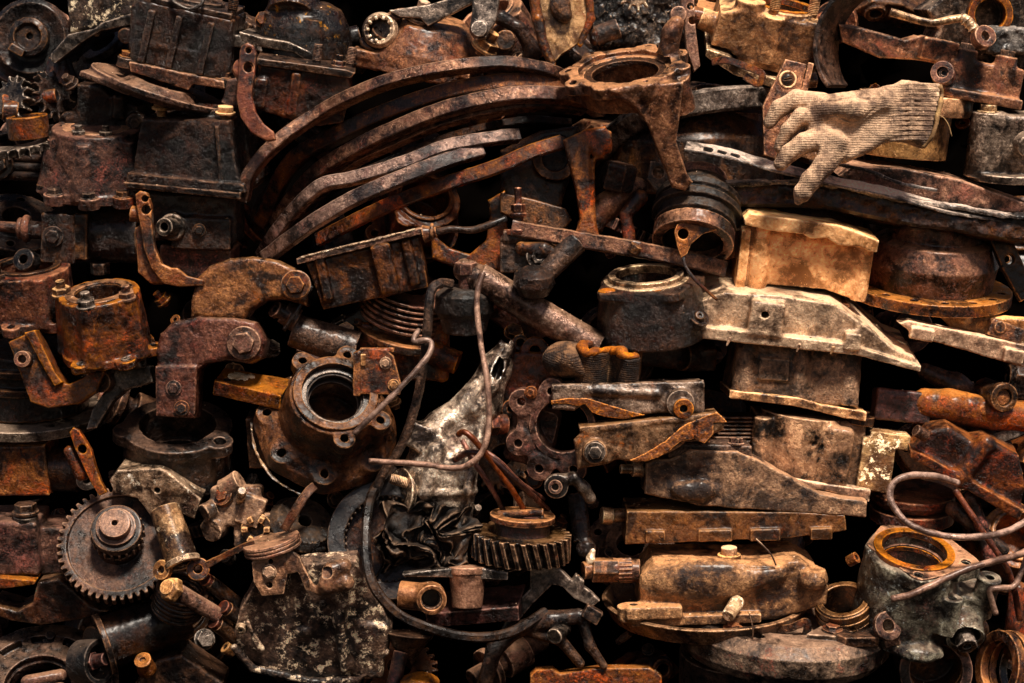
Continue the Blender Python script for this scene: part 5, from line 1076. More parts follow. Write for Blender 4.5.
part(t, 'dome', S(1.1, .7).lathe((-6, 0, 0), [(0, -14), (14, -14), (20, -4), (19, 6), (10, 12), (0, 12)], rd=1).tor((-6, 0, -3), 19, 2), M_black)
part(t, 'stem', S(1.1, .6).cyl((4, 8, 2), (36, 30, 30), 10, 13), M_dkbrown)
t = T('column_tube', 'thick grey brown tube slanting down right across the centre', 'tube', 545, 322, -42, (0, 0, 0))
part(t, 'tube', S(1.2, .8).cyl((-66, 0, 44), (52, 6, -26), 15, 16).path([(-68, 2, 44, 14), (-80, 6, 52, 12)], 12, k=4), mat('polished_brown_tube', '1f140e', '62483a', 'b09c90', ra=.2, rust='824420', du=.4, metal=.55, ro=.3, bump=.6, wear=.5))
t = T('rubber_mount', 'black rubber mount topped by a rusty castellated bolt', 'mount', 464, 305, -45, (0, 12, 0))
part(t, 'cushion', S(1.2, .8).lathe((0, 14, 0), [(0, -20), (20, -20), (28, -8), (27, 8), (18, 14), (0, 14)], rd=2), M_rubber)
part(t, 'lower_cup', S(1.2, 1.4, .12).lathe((0, 12, -14), [(0, -16), (20, -14), (24, 4), (0, 4)], rd=2), M_grime)
part(t, 'bolt', S(1., .6).cyl((2, 8, 10), (2, 8, 34), 8, 7).hexa((2, 8, 30), (2, 8, 42), 11).box((2, 8, 43), (16, 3, 6), cut=1, rd=.5), M_red)
t = T('union_pipe', 'slender pipe with a collared union running behind the pivot block', 'pipe', 436, 232, -45)
wpart(t, 'pipe', [(0, 0, 0), (16, 0, 3), (36, 0, 2), (56, 2, 8), (70, 6, 14)], rsec(3.6), M_dkbrown)
part(t, 'union', S(1., .4).cyl((-12, 2, -2), (0, 0, 0), 9, 5).tor((-4, 0, 0), 7, 2, d='x'), M_brown)
t = T('crook_bracket', 'ochre shaded bracket wall curving behind the slender pipe and rubber mount', 'bracket', 488, 232, 8, (0, 0, 0))
part(t, 'wall', S(1.3, .9).ext(tr(488, 232, [(430, 232), (450, 248), (470, 254), (486, 240), (490, 215), (488, 200), (505, 190), (510, 270), (470, 272), (432, 258)]), (0, 50), rd=5), M_rust)
# CV boot
t = T('rubber_boot', 'ribbed black boot with brown clamp rings facing out near the centre top', 'boot', 697, 212, -22, (0, 0, 0))
s = S(1.2, .7).lathe((0, 0, 0), [(0, -30), (30, -30), (34, -20), (42, -14), (42, -8), (38, -5), (44, 0), (44, 6), (39, 8), (40, 18), (34, 22), (32, 26), (0, 26)], d=(-.15, -.5, -.85), rd=1)
part(t, 'boot', s, M_rubber)
part(t, 'clamp_ring', S(1.1, .7).ring((-5, -16, -26), 40, 31, 14, d=(-.15, -.5, -.85)).hole((-4, -12, -18), (-10, -40, -60), 28), M_brown)
part(t, 'collar', S(1.2, .6).ring((4, 16, 30), 27, 17, 14, d=(-.15, -.5, -.85)), M_red)
part(t, 'side_ear', S(1.2, .5).ext([(-46, 52), (-30, 50), (-26, 24), (-36, 14), (-50, 34)], (8, 18), rd=3).hole((-38, -20, 40), (-38, 40, 40), 5.5), M_dkbrown)
t = T('wire_tag', 'brown eyed tag on a thin drooping wire in front of the ribbed boot', 'tag', 683, 236, -66)
part(t, 'tag', S(.95, .4).ext([(-9, 4), (-6, 12), (4, 14), (16, 12), (28, 12), (34, 6), (20, 2), (8, -8), (4, -18), (-2, -22), (-6, -10)], (-3, 3), rd=1.2).hole((0, -20, 2), (0, 20, 2), 5.4), M_brown)
wpart(t, 'wire', [(0, 0, -18), (2, -3, -30), (10, -6, -42), (20, -6, -52), (34, -2, -64)], bsec(3.4, 2, .6, 2), M_brown, .3)
t = T('ring_housing', 'black speckled housing with a bright rimmed oval mouth right of centre', 'housing', 652, 312, -34, (-4, 18, 0))
s = S(1.2, .8).lathe((0, 6, 0), [(0, -24), (52, -24), (52, 0), (46, 30), (0, 30)], rd=3).ext(lobed([(-46, -22), (46, 6), (20, 40), (-30, 40), (18, -40)], 9), (23, 32), ax='z', rd=3, k=4)
s.hole((-4, 4, 0), (-4, 4, 60), 31).cyl((40, -26, -4), (44, -30, 2), 12, k=5)
part(t, 'body', s, M_grime)
part(t, 'bore_ring', S(1.05, .3).ring((-4, 4, 35), 37, 31, 8).ring((-4, 4, 31), 42, 34, 6), M_steel)
part(t, 'seat_face', S(1.1, .4).ell((-44, -22, 32), (10, 7, 2)), M_rust); part(t, 'seat_face', S(1.1, .4).ell((2, -36, 32), (9, 5, 2)), M_rust)
bolt(t, (44, -34, 3), (.2, -.7, .7), 7, M_dkbrown, 'rivet')
t = T('rear_block', 'dark bearing cap in deep shade below the speckled housing', 'casting', 672, 358, 0, (4, 14, 0))
part(t, 'body', S(1.4).box((0, 30, 0), (90, 60, 24), rd=6).cyl((10, 0, 2), (24, 10, 0), 14, k=4), M_black)
# knitted cuff
t = T('rolled_cuff', 'rolled knitted glove cuff with orange hem stuffed behind the channel covers', 'glove', 592, 357, -46, (4, 26, 0))
part(t, 'knitted_body', S(1., 1.2, .1).ell((-24, 0, -4), (26, 20, 19), (-12, 0, 0)).path([(-40, -6, -2, 6), (-24, -16, 4, 6), (-10, -16, -8, 6)], 6, k=8), M_burlap)
cu = [(0, 2, 0), (-8, 2, 0), (-12, -8, 0), (-4, -18, 0), (8, -15, 0), (16, -8, 0), (26, -12, 0), (32, -22, 0), (42, -20, 0), (42, -8, 0), (46, 6, 0), (44, 20, 0)]
part(t, 'rolled_wall', sweep_mesh('rolled_wall', [(x, y, -8) for x, y, z in cu], bsec(7, 44, 3, 5), 1.6, up=(0, 0, 1)), M_burlap)
wpart(t, 'hem', [(x, y, 14+2*math.sin(x*.3)) for x, y, z in cu], rsec(4.4, 10), M_hem, 2.2, up=(0, 0, 1))

# broken channel covers
t = T('channel_cover', 'grey broken channel cover with a round bushing at its right end', 'cover', 628, 400, -62, (-1, 4, 0))
s = S(1.1, .8).ext([(-76, 12), (-70, 16), (76, 19), (77, -16), (30, -14), (14, -15), (2, -20), (-12, -16), (-24, -14), (-38, -8), (-44, -4), (-54, -10), (-76, -8)], (-2, 7), rd=6).box((0, 22, 14), (152, 48, 5), rd=2, k=3)
s.cyl((52, 4, -4), (52, -8, -4), 16, 14, k=5).cyl((54, -4, -8), (54, -16, -8), 9.5, k=2).hole((54, 0, -8), (54, -30, -8), 4.5).path([(-40, -2, 10, 3), (30, -3, 6, 3)], 3, k=6)
part(t, 'channel', s, mat('grey_channel_steel', '241a15', '6c5c50', 'a89a8c', ra=.28, rust='b8711c', du=.4, metal=.5, ro=.4, bump=.8))
part(t, 'torn_edge', S(.9, .9, .2).ext(tr(628, 400, [(551, 399), (567, 397), (587, 397), (608, 404), (633, 412), (644, 415), (623, 419), (604, 416), (592, 412), (585, 403), (577, 405), (565, 402), (551, 403)]), (-3, 3), rd=1), mat('amber_rust_edge', '1e1008', '64402a', 'dca050', ra=.45, rust='c07424', sat=1.1, du=.1, metal=.2, ro=.45, bump=1.4, wear=.7))
part(t, 'bushing', S(1., .3).ring((54, -15, -8), 9.5, 4.5, 6, d='y'), M_rust)
t = T('torn_cover', 'torn channel cover with ragged amber edge and a domed plug at its left end', 'cover', 650, 440, -74, (-3, 4, 0))
s = S(1.1, .8).ext([(-76, 4), (-66, 14), (0, 20), (66, 24), (76, 16), (74, 6), (62, 2), (60, -6), (48, -4), (36, -4), (24, -12), (8, -18), (-14, -22), (-34, -18), (-44, -22), (-74, -26)], (-2, 8), rd=7).box((0, 20, 18), (140, 44, 5), rot=(-3, 0, 0), rd=2, k=3).cyl((-56, 0, -8), (-56, -10, -8), 12, k=3)
part(t, 'channel', s, mat('brown_channel_steel', '21160f', '64503f', 'a4907c', ra=.3, rust='b06a1c', du=.4, metal=.45, ro=.42, bump=.9))
part(t, 'torn_edge', S(.9, 1.1, .2).ext(tr(650, 440, [(628, 459), (644, 453), (664, 442), (685, 426), (704, 419), (718, 415), (728, 426), (714, 426), (713, 437), (704, 446), (694, 441), (680, 443), (668, 452), (656, 458), (644, 461)]), (-3.4, 3), rd=1), MC['amber_rust_edge'])
bolt(t, (-56, -11, -8), 'y', 8, M_grey, 'plug')

t = T('rusty_backing', 'rusty red plate with worn spots behind the flanged pump end', 'plate', 525, 385, -10, (0, 0, 0))
part(t, 'plate', S(1.3, 1.).ext(tr(525, 385, [(512, 352), (548, 352), (556, 370), (545, 420), (500, 430), (498, 400)]), (0, 24), rd=5).ring((10, 6, 34), 14, 6, 8, d='y', k=2).ring((-14, -2, -24), 9, 4, 6, d='y', k=2), MC['red_brown_elbow'])
t = T('pump_end', 'rusty flanged pump end with lobed bolt ears and a half hidden round mouth', 'flange', 548, 430, -36, (12, 10, -10))
s = S(1.15, .9)
P_ = [(-40, 18), (-10, 42), (30, 40), (44, 0), (18, -30), (-26, -40), (-46, -14)]
s.cyl((8, 10, 4), (8, -2, 4), 40, k=4)
for x, z in [(-32, 22), (-26, -20), (0, -40), (34, -32), (-4, 40)]: s.cyl((x, 10, z), (x, -3, z), 13, k=8); s.hole((x, -20, z), (x, 30, z), 4.2)
s.box((-18, 26, -14), (46, 44, 56), rd=10, k=6).hole((14, -20, 8), (14, 20, 8), 27).ring((14, -1, 8), 33, 27, 6, d='y', k=1)
part(t, 'casting', s, M_red)
part(t, 'hex_plug', S(1., .4).cyl((-44, 6, -6), (-60, -4, -8), 10).hexa((-52, 0, -7), (-60, -6, -8), 12), M_copper)
part(t, 'bright_tip', S(.9, .4).cyl((-60, -4, -9), (-70, -12, -12), 6, 5), MC['bright_fracture'])
bolt(t, (-24, -5, 34), 'y', 5, M_red, 'plug')
t = T('swivel_hook', 'small black hook arm with a recessed round bolt under the torn cover', 'hook', 570, 486, -58, (0, 0, 0))
part(t, 'arm', S(1., .5).cyl((-14, 6, 0), (-14, -8, 0), 12, k=3).path([(-12, -2, 6, 6), (4, -4, 8, 6), (14, -4, -2, 6), (20, -2, -12, 6)], 6, k=4), M_grey)
bolt(t, (-15, -9, 0), 'y', 7, M_brown, 'socket')

# thin shim stack
t = T('shim_stack', 'stack of thin dark shims between torn cover and upper block casting', 'shims', 742, 432, -8, (0, 5, 0))
s = S(1., .2)
for i in range(8): s.box((random.uniform(-3, 3), 20, 14-4*i), (50, 40, 2.6), rd=.5)
part(t, 'shims', s, M_black)
# wedge casting + slab + pump
t = T('wedge_casting', 'crusted brown wedge casting tapering to the right, with a threaded port on its left', 'casting', 755, 488, -50, (2, 5, 0))
s = S(1.25, 1.9, .07, 4).ext(tr(755, 488, [(645, 468), (652, 464), (668, 462), (690, 452), (736, 452), (752, 458), (766, 464), (820, 492), (868, 498), (868, 514), (760, 510), (700, 508), (645, 498)]), (0, 70), rd=4).ell((-60, -3, -4), (22, 6, 10), k=5)
part(t, 'body', s, M_dustyslab)
part(t, 'top_block', S(1.2, .7).box((-46, 26, 34), (84, 44, 16), rd=4), M_dkbrown)
part(t, 'thread_stub', S(1., .4).cyl((-112, 20, 12), (-122, 18, 12), 8).cyl((-122, 18, 12), (-134, 16, 12), 5), M_thread)
bolt(t, (-20, 10, 42), 'z', 7, M_brown)
t = T('flat_slab', 'long flat brown slab casting lying just under the wedge casting', 'casting', 735, 525, -46, (-1, 7, 0))
s = S(1.2, 1.1).ext([(-108, 16), (60, 12), (110, 8), (112, -8), (56, -14), (-110, -18)], (0, 70), rd=2.5)
for x, w_ in ((-80, 20), (-20, 34), (30, 30), (86, 22)): s.box((x, -1, -10), (w_, 6, 12), rd=2, k=3)
part(t, 'body', s, mat('brown_slab_iron', '24180f', '6a4c34', 'a4835e', ra=.25, rust='8a5020', du=.5, metal=.25, ro=.5, bump=1.2, wear=.8))
part(t, 'side_bolt', S(1., .4).cyl((-108, 30, 6), (-126, 26, 6), 7).cyl((-122, 26, 6), (-132, 24, 7), 9), M_thread)
t = T('starter_pump', 'rounded dusty pump casting with knurled nut on the left and two brass plugs', 'pump', 715, 590, -60, (-2, 9, 0))
s = S(1.2, .9).ext([(-76, -20), (-72, 16), (-60, 30), (30, 26), (84, 28), (104, 16), (114, -2), (112, -20), (60, -34), (-20, -36), (-70, -26)], (0, 80), rd=10)
s.box((-20, -2, -28), (130, 16, 10), rd=3, k=3).cyl((-84, 2, -27), (-84, 2, -14), 14, k=4).cyl((98, 4, 4), (98, 4, 16), 13, k=5).hole((98, 2, 10), (98, 2, 30), 5).ell((-10, 0, 10), (60, 14, 22), k=10).path([(30, -2, 10, 8), (64, -2, 16, 8)], 8, k=8).box((-62, -4, -18), (56, 22, 14), rd=5, k=4).hole((-82, -2, -24), (-82, -2, 0), 4).ell((98, -2, 8), (14, 14, 10), k=6)
part(t, 'casting', s, M_dustyslab)
part(t, 'pipe_nut', S(1., .5).hexa((-96, 30, 16), (-122, 26, 18), 13).cyl((-122, 26, 18), (-130, 24, 18), 9), M_brown)
s = S(.9, .2).cyl((-74, 30, 14), (-100, 30, 16), 12)
for i in range(18): a = i*PI/9; s.box((-88, 30+12*math.cos(a), 15+12*math.sin(a)), (14, 1.6, 1.6), rd=.4)
part(t, 'knurled_collar', s, M_brown)
bolt(t, (16, 12, 30), 'z', 9, M_tan, 'plug'); part(t, 'brass_plug', S(1., .4).cyl((16, 12, 28), (16, 12, 40), 8), M_tan)
part(t, 'side_nipple', S(1., .6).cyl((22, -6, -10), (10, -24, -20), 7.5, 6.5), MC['flaking_cream_paint'])
t = T('pump_pan', 'shallow tan pan with flaking rim under the rounded dusty pump', 'pan', 712, 625, -52, (-1, 11, 0))
s = S(1.2, .5).lathe((0, 64, 0), [(0, -8), (98, -8), (106, 8), (103, 9), (94, -2), (0, -2)], rd=.8)
part(t, 'pan', s, mat('flaking_tan_pan', '2a1c10', '745638', 'bc986a', ra=.4, rust='8c5820', du=.35, metal=.4, ro=.4, bump=.8))
wire('split_ring', 'springy split ring end curling out beside the pump pan', 'ring', [(770, 630, -60), (790, 628, -70), (806, 622, -70), (806, 634, -66), (796, 642, -60)], bsec(8, 2, .5), M_brown)
t = T('piston_rings', 'tilted stack of dark grooved rings right of the pump pan', 'rings', 845, 612, -48, (-14, 32, 0))
s = S(1., .3)
for i in range(5): s.ring((0, 0, 12-8*i), 29-(i == 0)*1, 22, 6)
s.ring((0, 0, 0), 26, 21, 34)
part(t, 'rings', s, mat('grooved_ring_steel', '17100c', '4e3a2c', 'a08468', ra=.3, rust='b06018', du=.2, metal=.5, ro=.34, bump=.4))
t = T('flywheel_half', 'thick dark flywheel rim sweeping across the bottom right', 'flywheel', 790, 644, -66, (3, 14, 0))
s = S(1.3, .7).lathe((0, 62, 0), [(0, -26), (104, -26), (111, -16), (112, 2), (100, 12), (70, 12), (66, 8), (0, 8)], rd=1)
s.ext([(12, -16), (48, -18), (70, 10), (30, 8)], (8, 18), ax='z', rd=1.5).hole((-60, 0, 0), (-60, 0, 30), 6).hole((-34, -14, 0), (-34, -14, 30), 6)
part(t, 'rim', s, mat('flywheel_steel', '1a1512', '5c5048', 'b8a490', sat=.85, gain=.95, ra=.3, rust='b04c1c', du=.45, dust='8a7464', metal=.2, ro=.52, bump=.9, coat=.15))
for p_ in ((-58, 0, 12), (40, -4, 18)): bolt(t, p_, 'z', 8, M_red, 'plug')
part(t, 'lug_plate', S(1.1, .5).ext([(30, -4), (50, -26), (84, -20), (92, 6), (60, 16)], (10, 20), ax='z', rd=2).hole((60, -4, 0), (60, -4, 40), 5), M_dkbrown)
part(t, 'eye_lug', S(1., .5).ring((92, -14, 30), 14, 7, 5, d=(.3, -.8, .5)).box((98, -10, 16), (16, 8, 16), rot=(-20, 0, 0), rd=3, k=3), M_brown)
t = T('pan_below', 'thin curved pan wall dipping out of frame under the flywheel rim', 'pan', 720, 690, -20, (0, 15, 0))
part(t, 'wall', S(1.2, .5).lathe((20, 50, 0), [(50, -24), (56, -24), (56, 20), (50, 20)]), M_dkbrown)

# carburettor style housing
t = T('throttle_body', 'corroded alloy body with a wide round throat and crusty blue white deposits', 'housing', 925, 588, -62, (6, 25, 0))
s = S(1.2, 1.1).lathe((-16, 10, 0), [(0, -54), (46, -54), (46, 0), (44, 30), (0, 30)], rd=3)
s.ext(lobed([(-52, 14), (-16, -34), (38, 0), (10, 46), (-36, 46)], 12), (22, 34), ax='z', rd=2.5, k=4)
s.box((34, 8, -22), (60, 44, 48), rd=10, k=8).cyl((22, -24, 6), (22, -30, -30), 11, 12, k=5).cyl((60, -4, 22), (58, -4, -20), 12, k=5)
s.cyl((40, -10, -26), (42, -32, -34), 20, 19, k=4).hole((40, -16, -28), (42, -50, -34), 15).hole((-16, 10, -20), (-16, 10, 60), 33)
for q in ((-18, -36), (34, -2), (-54, 14)): s.hole((q[0], q[1], 20), (q[0], q[1], 60), 4.5)
s.hole((22, -25, -4), (22, -25, 30), 5).hole((60, -4, 8), (60, -4, 40), 5).ell((-4, -36, -50), (26, 18, 10), k=5)
part(t, 'body', s, M_patina)
part(t, 'throat_ring', S(1.1, .4).ring((-16, 10, 35), 40, 33, 6).ring((-16, 10, 20), 34, 30, 4), M_rust)
part(t, 'throat_liner', S(1.2, .3).ring((-16, 10, 4), 34, 30.5, 40), M_red)
part(t, 'mouth_flange', S(1.1, .6).ext(lobed([(-52, 14), (-16, -34), (38, 0), (10, 46), (-36, 46)], 11), (32.5, 36), ax='z', rd=1).hole((-16, 10, 0), (-16, 10, 60), 38).hole((-18, -36, 20), (-18, -36, 60), 5).hole((34, -2, 20), (34, -2, 60), 5), M_brown)
part(t, 'drain_nut', S(1., .6).cyl((41, -22, -30), (42, -38, -36), 11, 10).hexa((42, -36, -35), (43, -42, -37), 11).hole((42, -36, -35), (44, -60, -40), 4), M_grey)
part(t, 'white_crust', S(1.1, 1.6, .12).lathe((-8, -28, -48), [(0, -3), (24, -3), (22, 3), (0, 4)], k=2), mat('white_crust_deposit', '6a6458', 'b4aea0', 'd8d4c8', ra=.15, rust='8a6a40', du=.2, metal=0, ro=.7, bump=1.5, wear=.3))
t = T('disc_pack', 'rusty pair of thick discs behind the loop of wire above the alloy body', 'discs', 920, 512, -14, (1, 14, 0))
s = S(1.2, .6).lathe((0, 40, 4), [(0, -8), (38, -8), (42, -2), (42, 4), (0, 5)]).lathe((0, 40, -12), [(0, -8), (42, -8), (42, 4), (0, 5)])
part(t, 'discs', s, M_red)
wire('copper_loop', 'stiff bare brown wire making a big open loop above the alloy body', 'wire', [(1034, 516, -82), (1005, 532, -98), (970, 537, -110), (935, 534, -112), (908, 523, -110), (893, 506, -104), (890, 492, -100), (897, 480, -98), (915, 475, -92), (938, 477, -80), (958, 483, -60)], rsec(3.2), M_wire)
wire('lower_wire', 'stiff brown wire reaching left across the face of the alloy body', 'wire', [(1034, 548, -84), (1015, 556, -96), (990, 562, -108), (960, 572, -116), (930, 586, -122), (910, 595, -124), (891, 599, -122)], rsec(3.4), M_wire)
wire('side_wire', 'curling brown wire looping downward along the right edge', 'wire', [(1030, 548, -70), (1022, 570, -76), (1014, 586, -80), (1000, 588, -84), (990, 590, -84), (992, 602, -80), (996, 614, -76)], rsec(3), M_wire)
t = T('bar_pair', 'crossed rusty straps standing behind the loop of wire at the right', 'straps', 985, 520, -25)
part(t, 'strap', S(1.2, .7).path([(-14, 0, 22, 7), (-4, 0, -4, 6), (6, 4, -40, 7)], 6, k=4), M_red); part(t, 'strap', S(1.2, .7).path([(-30, 8, 10, 8), (-4, 12, -10, 7), (20, 6, -30, 6)], 6, k=4), M_dkbrown)
wire('cross_wire', 'straight red brown wire crossing behind the straps at the right edge', 'wire', [(955, 490, -40), (985, 535, -50), (1010, 575, -50), (1020, 620, -40)], rsec(3), M_copper)
t = T('intake_pipe', 'wide rusted pipe mouth facing out at the bottom right', 'pipe', 935, 668, -40, (0, 0, 0))
s = S(1.2, .8).cyl((0, 40, 8), (0, -2, -2), 34, 36).hole((0, 30, 6), (0, -20, -2), 26).path([(20, 20, 20, 16), (44, 26, 34, 16)], 14, k=6)
part(t, 'pipe', s, M_dkbrown); part(t, 'lip', S(1.1, .4).ring((0, -3, -2), 36, 27, 5, d='y'), M_red)
t = T('bearing_race', 'worn bearing race standing on edge in the bottom right corner', 'bearing', 1006, 668, -45, (10, 0, 0))
part(t, 'outer_race', S(1.1, .5).ring((-6, 0, 0), 36, 26, 8, d=(-.93, -.36, 0)).ring((4, 4, 0), 37, 27, 7, d=(-.93, -.36, 0)), M_brown); part(t, 'inner_race', S(1.1, .4).ring((14, 8, 0), 34, 24, 8, d=(-.93, -.36, 0)), M_grey)
t = T('side_strut', 'dark upright strut at the right edge above the bearing race', 'strut', 1010, 620, -20)
part(t, 'strut', S(1.2).path([(8, 0, 30, 9), (4, 0, -30, 11)], 9), M_red)
for i, (p_, ds) in enumerate([((770, 553, -72), 'poking from the pump top'), ((753, 630, -90), 'hanging over the flywheel rim')]):
    x, y, d_ = p_
    wire('straw', 'pale dry straw '+ds, 'straw', [(x-14+i*10, y-14-i*4, d_), (x, y, d_-4), (x+6-i*8, y+12+i*4, d_)], rsec(.8, 6), M_tan, .1, grp='dry straws on the pump')

# ======================= half seen parts deep in the gaps
def filler_kinds():
    L = []
    a = can(34, 38, 44, ears=(-60, -130), flange=(44, 7), fe=(-90, -30), hole=24, ring=(28, 23, 5)); L.append(('shaded_housing', 'housing', a))
    b = S(1.4, .8).cyl((-44, 0, 0), (44, 0, 0), 10).cyl((-20, 0, 0), (6, 0, 0), 17).cyl((20, 0, 0), (26, 0, 0), 22); L.append(('shaded_shaft', 'shaft', b))
    c = S(1.4, .8).lathe((0, 0, 0), [(14, -6), (44, -6), (44, 2), (26, 4), (24, 10), (14, 10)])
    for q in range(6): c.hole(ang(q*60, 35, -10), ang(q*60, 35, 10), 4)
    L.append(('shaded_flange', 'flange', c))
    d = S(1.4, 1.2).ext([(-40, -10), (-30, 12), (0, 18), (34, 10), (44, -8), (20, -18), (-20, -16)], (-16, 16), rd=4).cyl((-20, -20, 0), (-20, 20, 0), 11, k=4).hole((-20, -30, 0), (-20, 30, 0), 6); L.append(('shaded_bracket', 'bracket', d))
    e = S(1.3, .4).gear((0, 0, 0), 38, 12, 24, 6, duty=.7).hole((0, 0, -20), (0, 0, 20), 12); L.append(('shaded_gear', 'gear', e))
    return [(n, c_, s_.mesh(n, 1.08)) for n, c_, s_ in L]
FK = filler_kinds(); rr_ = random.Random(11)
LB = {'housing': 'dim rusty housing deep in a gap of the pile', 'shaft': 'dim stepped shaft deep in a gap of the pile', 'flange': 'dim drilled flange deep in a gap of the pile', 'bracket': 'dim lobed bracket deep in a gap of the pile', 'gear': 'dim toothed wheel deep in a gap of the pile'}
k_ = 0
for gxi in range(11):
    for gyi in range(7):
        n_, c_, me_ = FK[k_ % 5]; mm = (M_black, M_dkbrown, M_brown, M_red)[rr_.randrange(4)]; k_ += 1
        key = (n_, mm.name)
        if key not in FAS:
            cp = me_.copy(); cp.materials.clear(); cp.materials.append(mm); FAS[key] = cp
        o = bpy.data.objects.new(n_, FAS[key]); COL.objects.link(o)
        o.matrix_world = Matrix.Translation(W(gxi*100+10+rr_.uniform(-30, 30), gyi*105+20+rr_.uniform(-30, 30), rr_.uniform(95, 175))) @ rotm((rr_.uniform(-40, 40), rr_.uniform(0, 60), rr_.uniform(0, 360))).to_4x4()
        _tag(o, LB[c_], c_, 'dim '+c_+'s deep in the gaps')

# loose nuts, bolts and washers caught among the big parts
wm = S(.9, .3).ring((0, 0, 0), 9, 4.5, 2.4).mesh('washer', 1.0)
KN = {'loose_nut': _fmesh('nut'), 'loose_bolt': _fmesh('bolt'), 'loose_washer': wm, 'loose_sleeve': _fmesh('tube'), 'loose_stud': _fmesh('stud')}
LN = {'loose_nut': 'small rusty hex nut caught between bigger parts', 'loose_bolt': 'small rusty hex bolt caught between bigger parts', 'loose_washer': 'small flat washer caught between bigger parts', 'loose_sleeve': 'small round sleeve caught between bigger parts', 'loose_stud': 'small threaded stud caught between bigger parts'}
SP = [(70, 85), (46, 146), (120, 200), (232, 190), (60, 262), (168, 300), (176, 318), (270, 345), (232, 372), (130, 440), (226, 436), (206, 478), (255, 478), (222, 500), (262, 505), (300, 510), (196, 575), (226, 560), (206, 640), (330, 500), (318, 540), (232, 655), (345, 330), (362, 322), (440, 345), (395, 405), (350, 330), (510, 330), (520, 345), (560, 375), (610, 250), (600, 235), (520, 300), (505, 480), (530, 480), (590, 500), (600, 560), (470, 510), (400, 560), (512, 600), (500, 650), (620, 640), (650, 650), (560, 520), (500, 110), (660, 160), (700, 100), (830, 30), (830, 60), (870, 90), (960, 120), (965, 95), (720, 290), (700, 270), (865, 440), (890, 520), (720, 430), (850, 560), (870, 660), (965, 640), (960, 480), (30, 430), (10, 580), (50, 640), (345, 60), (260, 20), (130, 60), (460, 45), (520, 60), (395, 20), (110, 480), (60, 520)]
for q_, (x_, y_) in enumerate(SP):
    n_ = list(KN)[rr_.choice((0, 0, 1, 1, 2, 3, 4))]; mm = (M_brown, M_rust, M_grey, M_dkbrown, M_tan, M_red)[rr_.randrange(6)]
    key = (n_, mm.name)
    if key not in FAS:
        cp = KN[n_].copy(); cp.materials.clear(); cp.materials.append(mm); FAS[key] = cp
    o = bpy.data.objects.new(n_, FAS[key]); COL.objects.link(o); a = rr_.uniform(.5, .95)
    o.matrix_world = Matrix.Translation(W(x_+rr_.uniform(-5, 5), y_+rr_.uniform(-5, 5), rr_.uniform(5, 60))) @ rotm((rr_.uniform(-70, 70), rr_.uniform(20, 80), 0)).to_4x4() @ Matrix.Diagonal((a, a, a, 1))
    _tag(o, LN[n_], n_.split('_')[1], 'small loose '+n_.split('_')[1]+'s caught between bigger parts')
# ------------------------------------------------------------------ the dark heart of the pile
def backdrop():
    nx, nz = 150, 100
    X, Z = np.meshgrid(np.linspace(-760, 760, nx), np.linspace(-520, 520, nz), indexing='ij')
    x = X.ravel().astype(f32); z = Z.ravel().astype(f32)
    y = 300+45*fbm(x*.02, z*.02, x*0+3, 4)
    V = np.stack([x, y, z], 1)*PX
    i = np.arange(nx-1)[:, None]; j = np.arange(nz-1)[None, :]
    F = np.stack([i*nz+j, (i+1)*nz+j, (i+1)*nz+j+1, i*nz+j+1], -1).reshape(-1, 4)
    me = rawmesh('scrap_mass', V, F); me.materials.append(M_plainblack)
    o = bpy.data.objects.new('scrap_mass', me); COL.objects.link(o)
    o['kind'] = 'stuff'; o['label'] = 'mass of scrap deep behind the parts, coloured near black as shade'; o['category'] = 'scrap heap'
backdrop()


bpy.context.view_layer.update()
for o in COL.objects:                       # light falloff put into tint: darker, oilier left and low, brighter, dustier right
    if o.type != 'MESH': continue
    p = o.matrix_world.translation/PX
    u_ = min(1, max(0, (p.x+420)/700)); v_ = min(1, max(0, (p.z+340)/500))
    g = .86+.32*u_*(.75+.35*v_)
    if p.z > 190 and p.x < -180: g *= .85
    o.color = (g, g*.985, g*.97, 1)

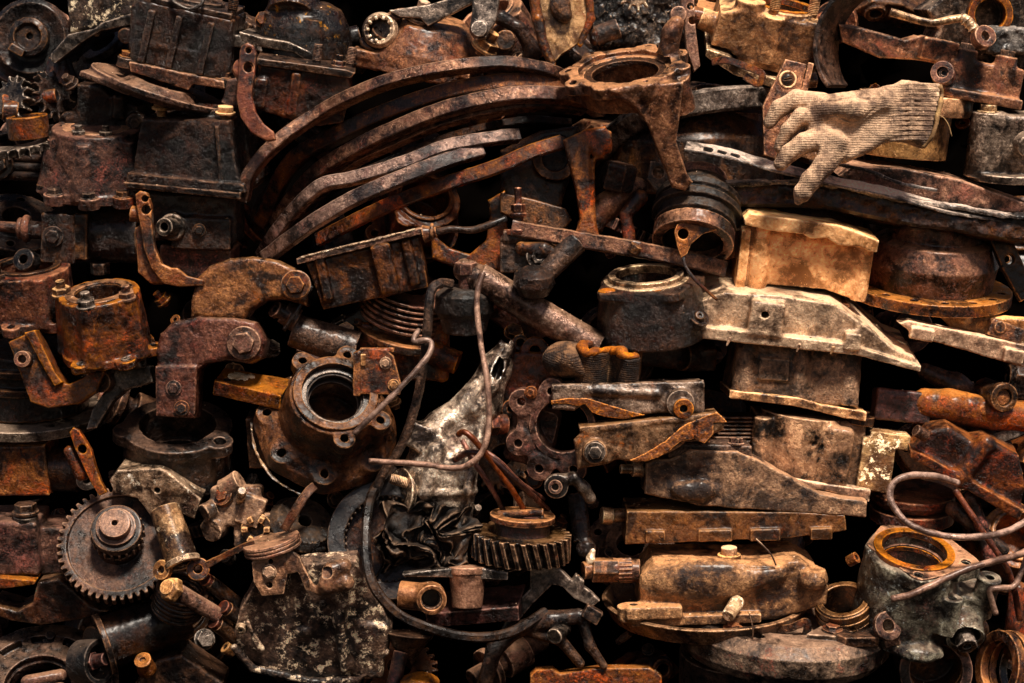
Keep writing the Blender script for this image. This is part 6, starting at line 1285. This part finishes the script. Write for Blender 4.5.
# ------------------------------------------------------------------ rust flakes and grit on every ledge
def grit():
    bpy.context.view_layer.update()
    R = np.random.RandomState(3); PV = []; PF = []; nv = 0
    for o in list(COL.objects):
        if o.type != 'MESH' or len(o.data.vertices) < 400 or 'scrap_mass' in o.name or 'knit' in o.name: continue
        me = o.data; n = len(me.vertices)
        co = np.empty(n*3, f32); me.vertices.foreach_get('co', co); no = np.empty(n*3, f32); me.vertices.foreach_get('normal', no)
        M = np.array(o.matrix_world); co = co.reshape(-1, 3) @ M[:3, :3].T+M[:3, 3]; nz = (no.reshape(-1, 3) @ M[:3, :3].T); nz = nz[:, 2]/(np.linalg.norm(nz, axis=1)+1e-9)
        ok = np.nonzero((nz > .72) & (np.abs(co[:, 0]) < .68) & (np.abs(co[:, 2]) < .46) & (co[:, 1] < .12))[0]
        if len(ok) < 40: continue
        clump = vnoise(co[ok, 0]*28, co[ok, 1]*28, co[ok, 2]*28) > -.1
        ok = ok[clump]
        if not len(ok): continue
        for q in R.choice(ok, min(len(ok), max(2, int(len(ok)*.008)))):
            s_ = PX*(.35+1.5*R.rand()**3); a = R.rand(5, 3)-.5; a[:, 2] *= .5
            PV.append(co[q]+a*2*s_); PF += [(nv, nv+1, nv+2), (nv, nv+2, nv+3), (nv, nv+3, nv+1), (nv+1, nv+3, nv+2), (nv+1, nv+4, nv+2), (nv+2, nv+4, nv+3)]; nv += 5
    me = rawmesh('rust_flakes', np.concatenate(PV), np.array(PF)); me.materials.append(M_tan)
    for p_ in (0,): me.polygons.foreach_set('use_smooth', np.zeros(len(me.polygons), bool))
    o = bpy.data.objects.new('rust_flakes', me); COL.objects.link(o)
    o['kind'] = 'stuff'; o['label'] = 'rust flakes and dusty grit lying on the ledges of the parts'; o['category'] = 'debris'
grit()
# ------------------------------------------------------------------ light and camera
w = bpy.data.worlds.new('World'); scene.world = w; w.use_nodes = True
bg = w.node_tree.nodes['Background']; sky = w.node_tree.nodes.new('ShaderNodeTexSky')
sky.sky_type = 'NISHITA'; sky.sun_disc = False
SUN_EL, SUN_AZ = math.radians(55), math.radians(163)      # azimuth clockwise from +Y (into the pile): from the right and in front
sky.sun_elevation = SUN_EL; sky.sun_rotation = SUN_AZ
tint = w.node_tree.nodes.new('ShaderNodeMix'); tint.data_type = 'RGBA'; tint.blend_type = 'MULTIPLY'; tint.inputs[0].default_value = 1   # warms the bluish sky
tint.inputs[7].default_value = (1, .80, .70, 1)
w.node_tree.links.new(sky.outputs[0], tint.inputs[6]); w.node_tree.links.new(tint.outputs[2], bg.inputs[0]); bg.inputs[1].default_value = .065
sd = bpy.data.lights.new('sun', 'SUN'); sd.energy = 5.0; sd.angle = math.radians(11); sd.color = (1, .90, .78)
so = bpy.data.objects.new('sun', sd); COL.objects.link(so)
dv = Vector((math.sin(SUN_AZ)*math.cos(SUN_EL), math.cos(SUN_AZ)*math.cos(SUN_EL), math.sin(SUN_EL)))
so.rotation_euler = dv.to_track_quat('Z', 'Y').to_euler(); so.location = dv*5
cam = bpy.data.cameras.new('camera'); co = bpy.data.objects.new('camera', cam); COL.objects.link(co)
co.location = (0, -DIST*PX, 0); co.rotation_euler = (PI/2, 0, 0)
cam.sensor_width = 36; cam.lens = 36*DIST/1024; cam.clip_start = .05; cam.clip_end = 100
scene.camera = co
scene.view_settings.view_transform = 'Standard'; scene.view_settings.look = 'None'; scene.view_settings.exposure = 0
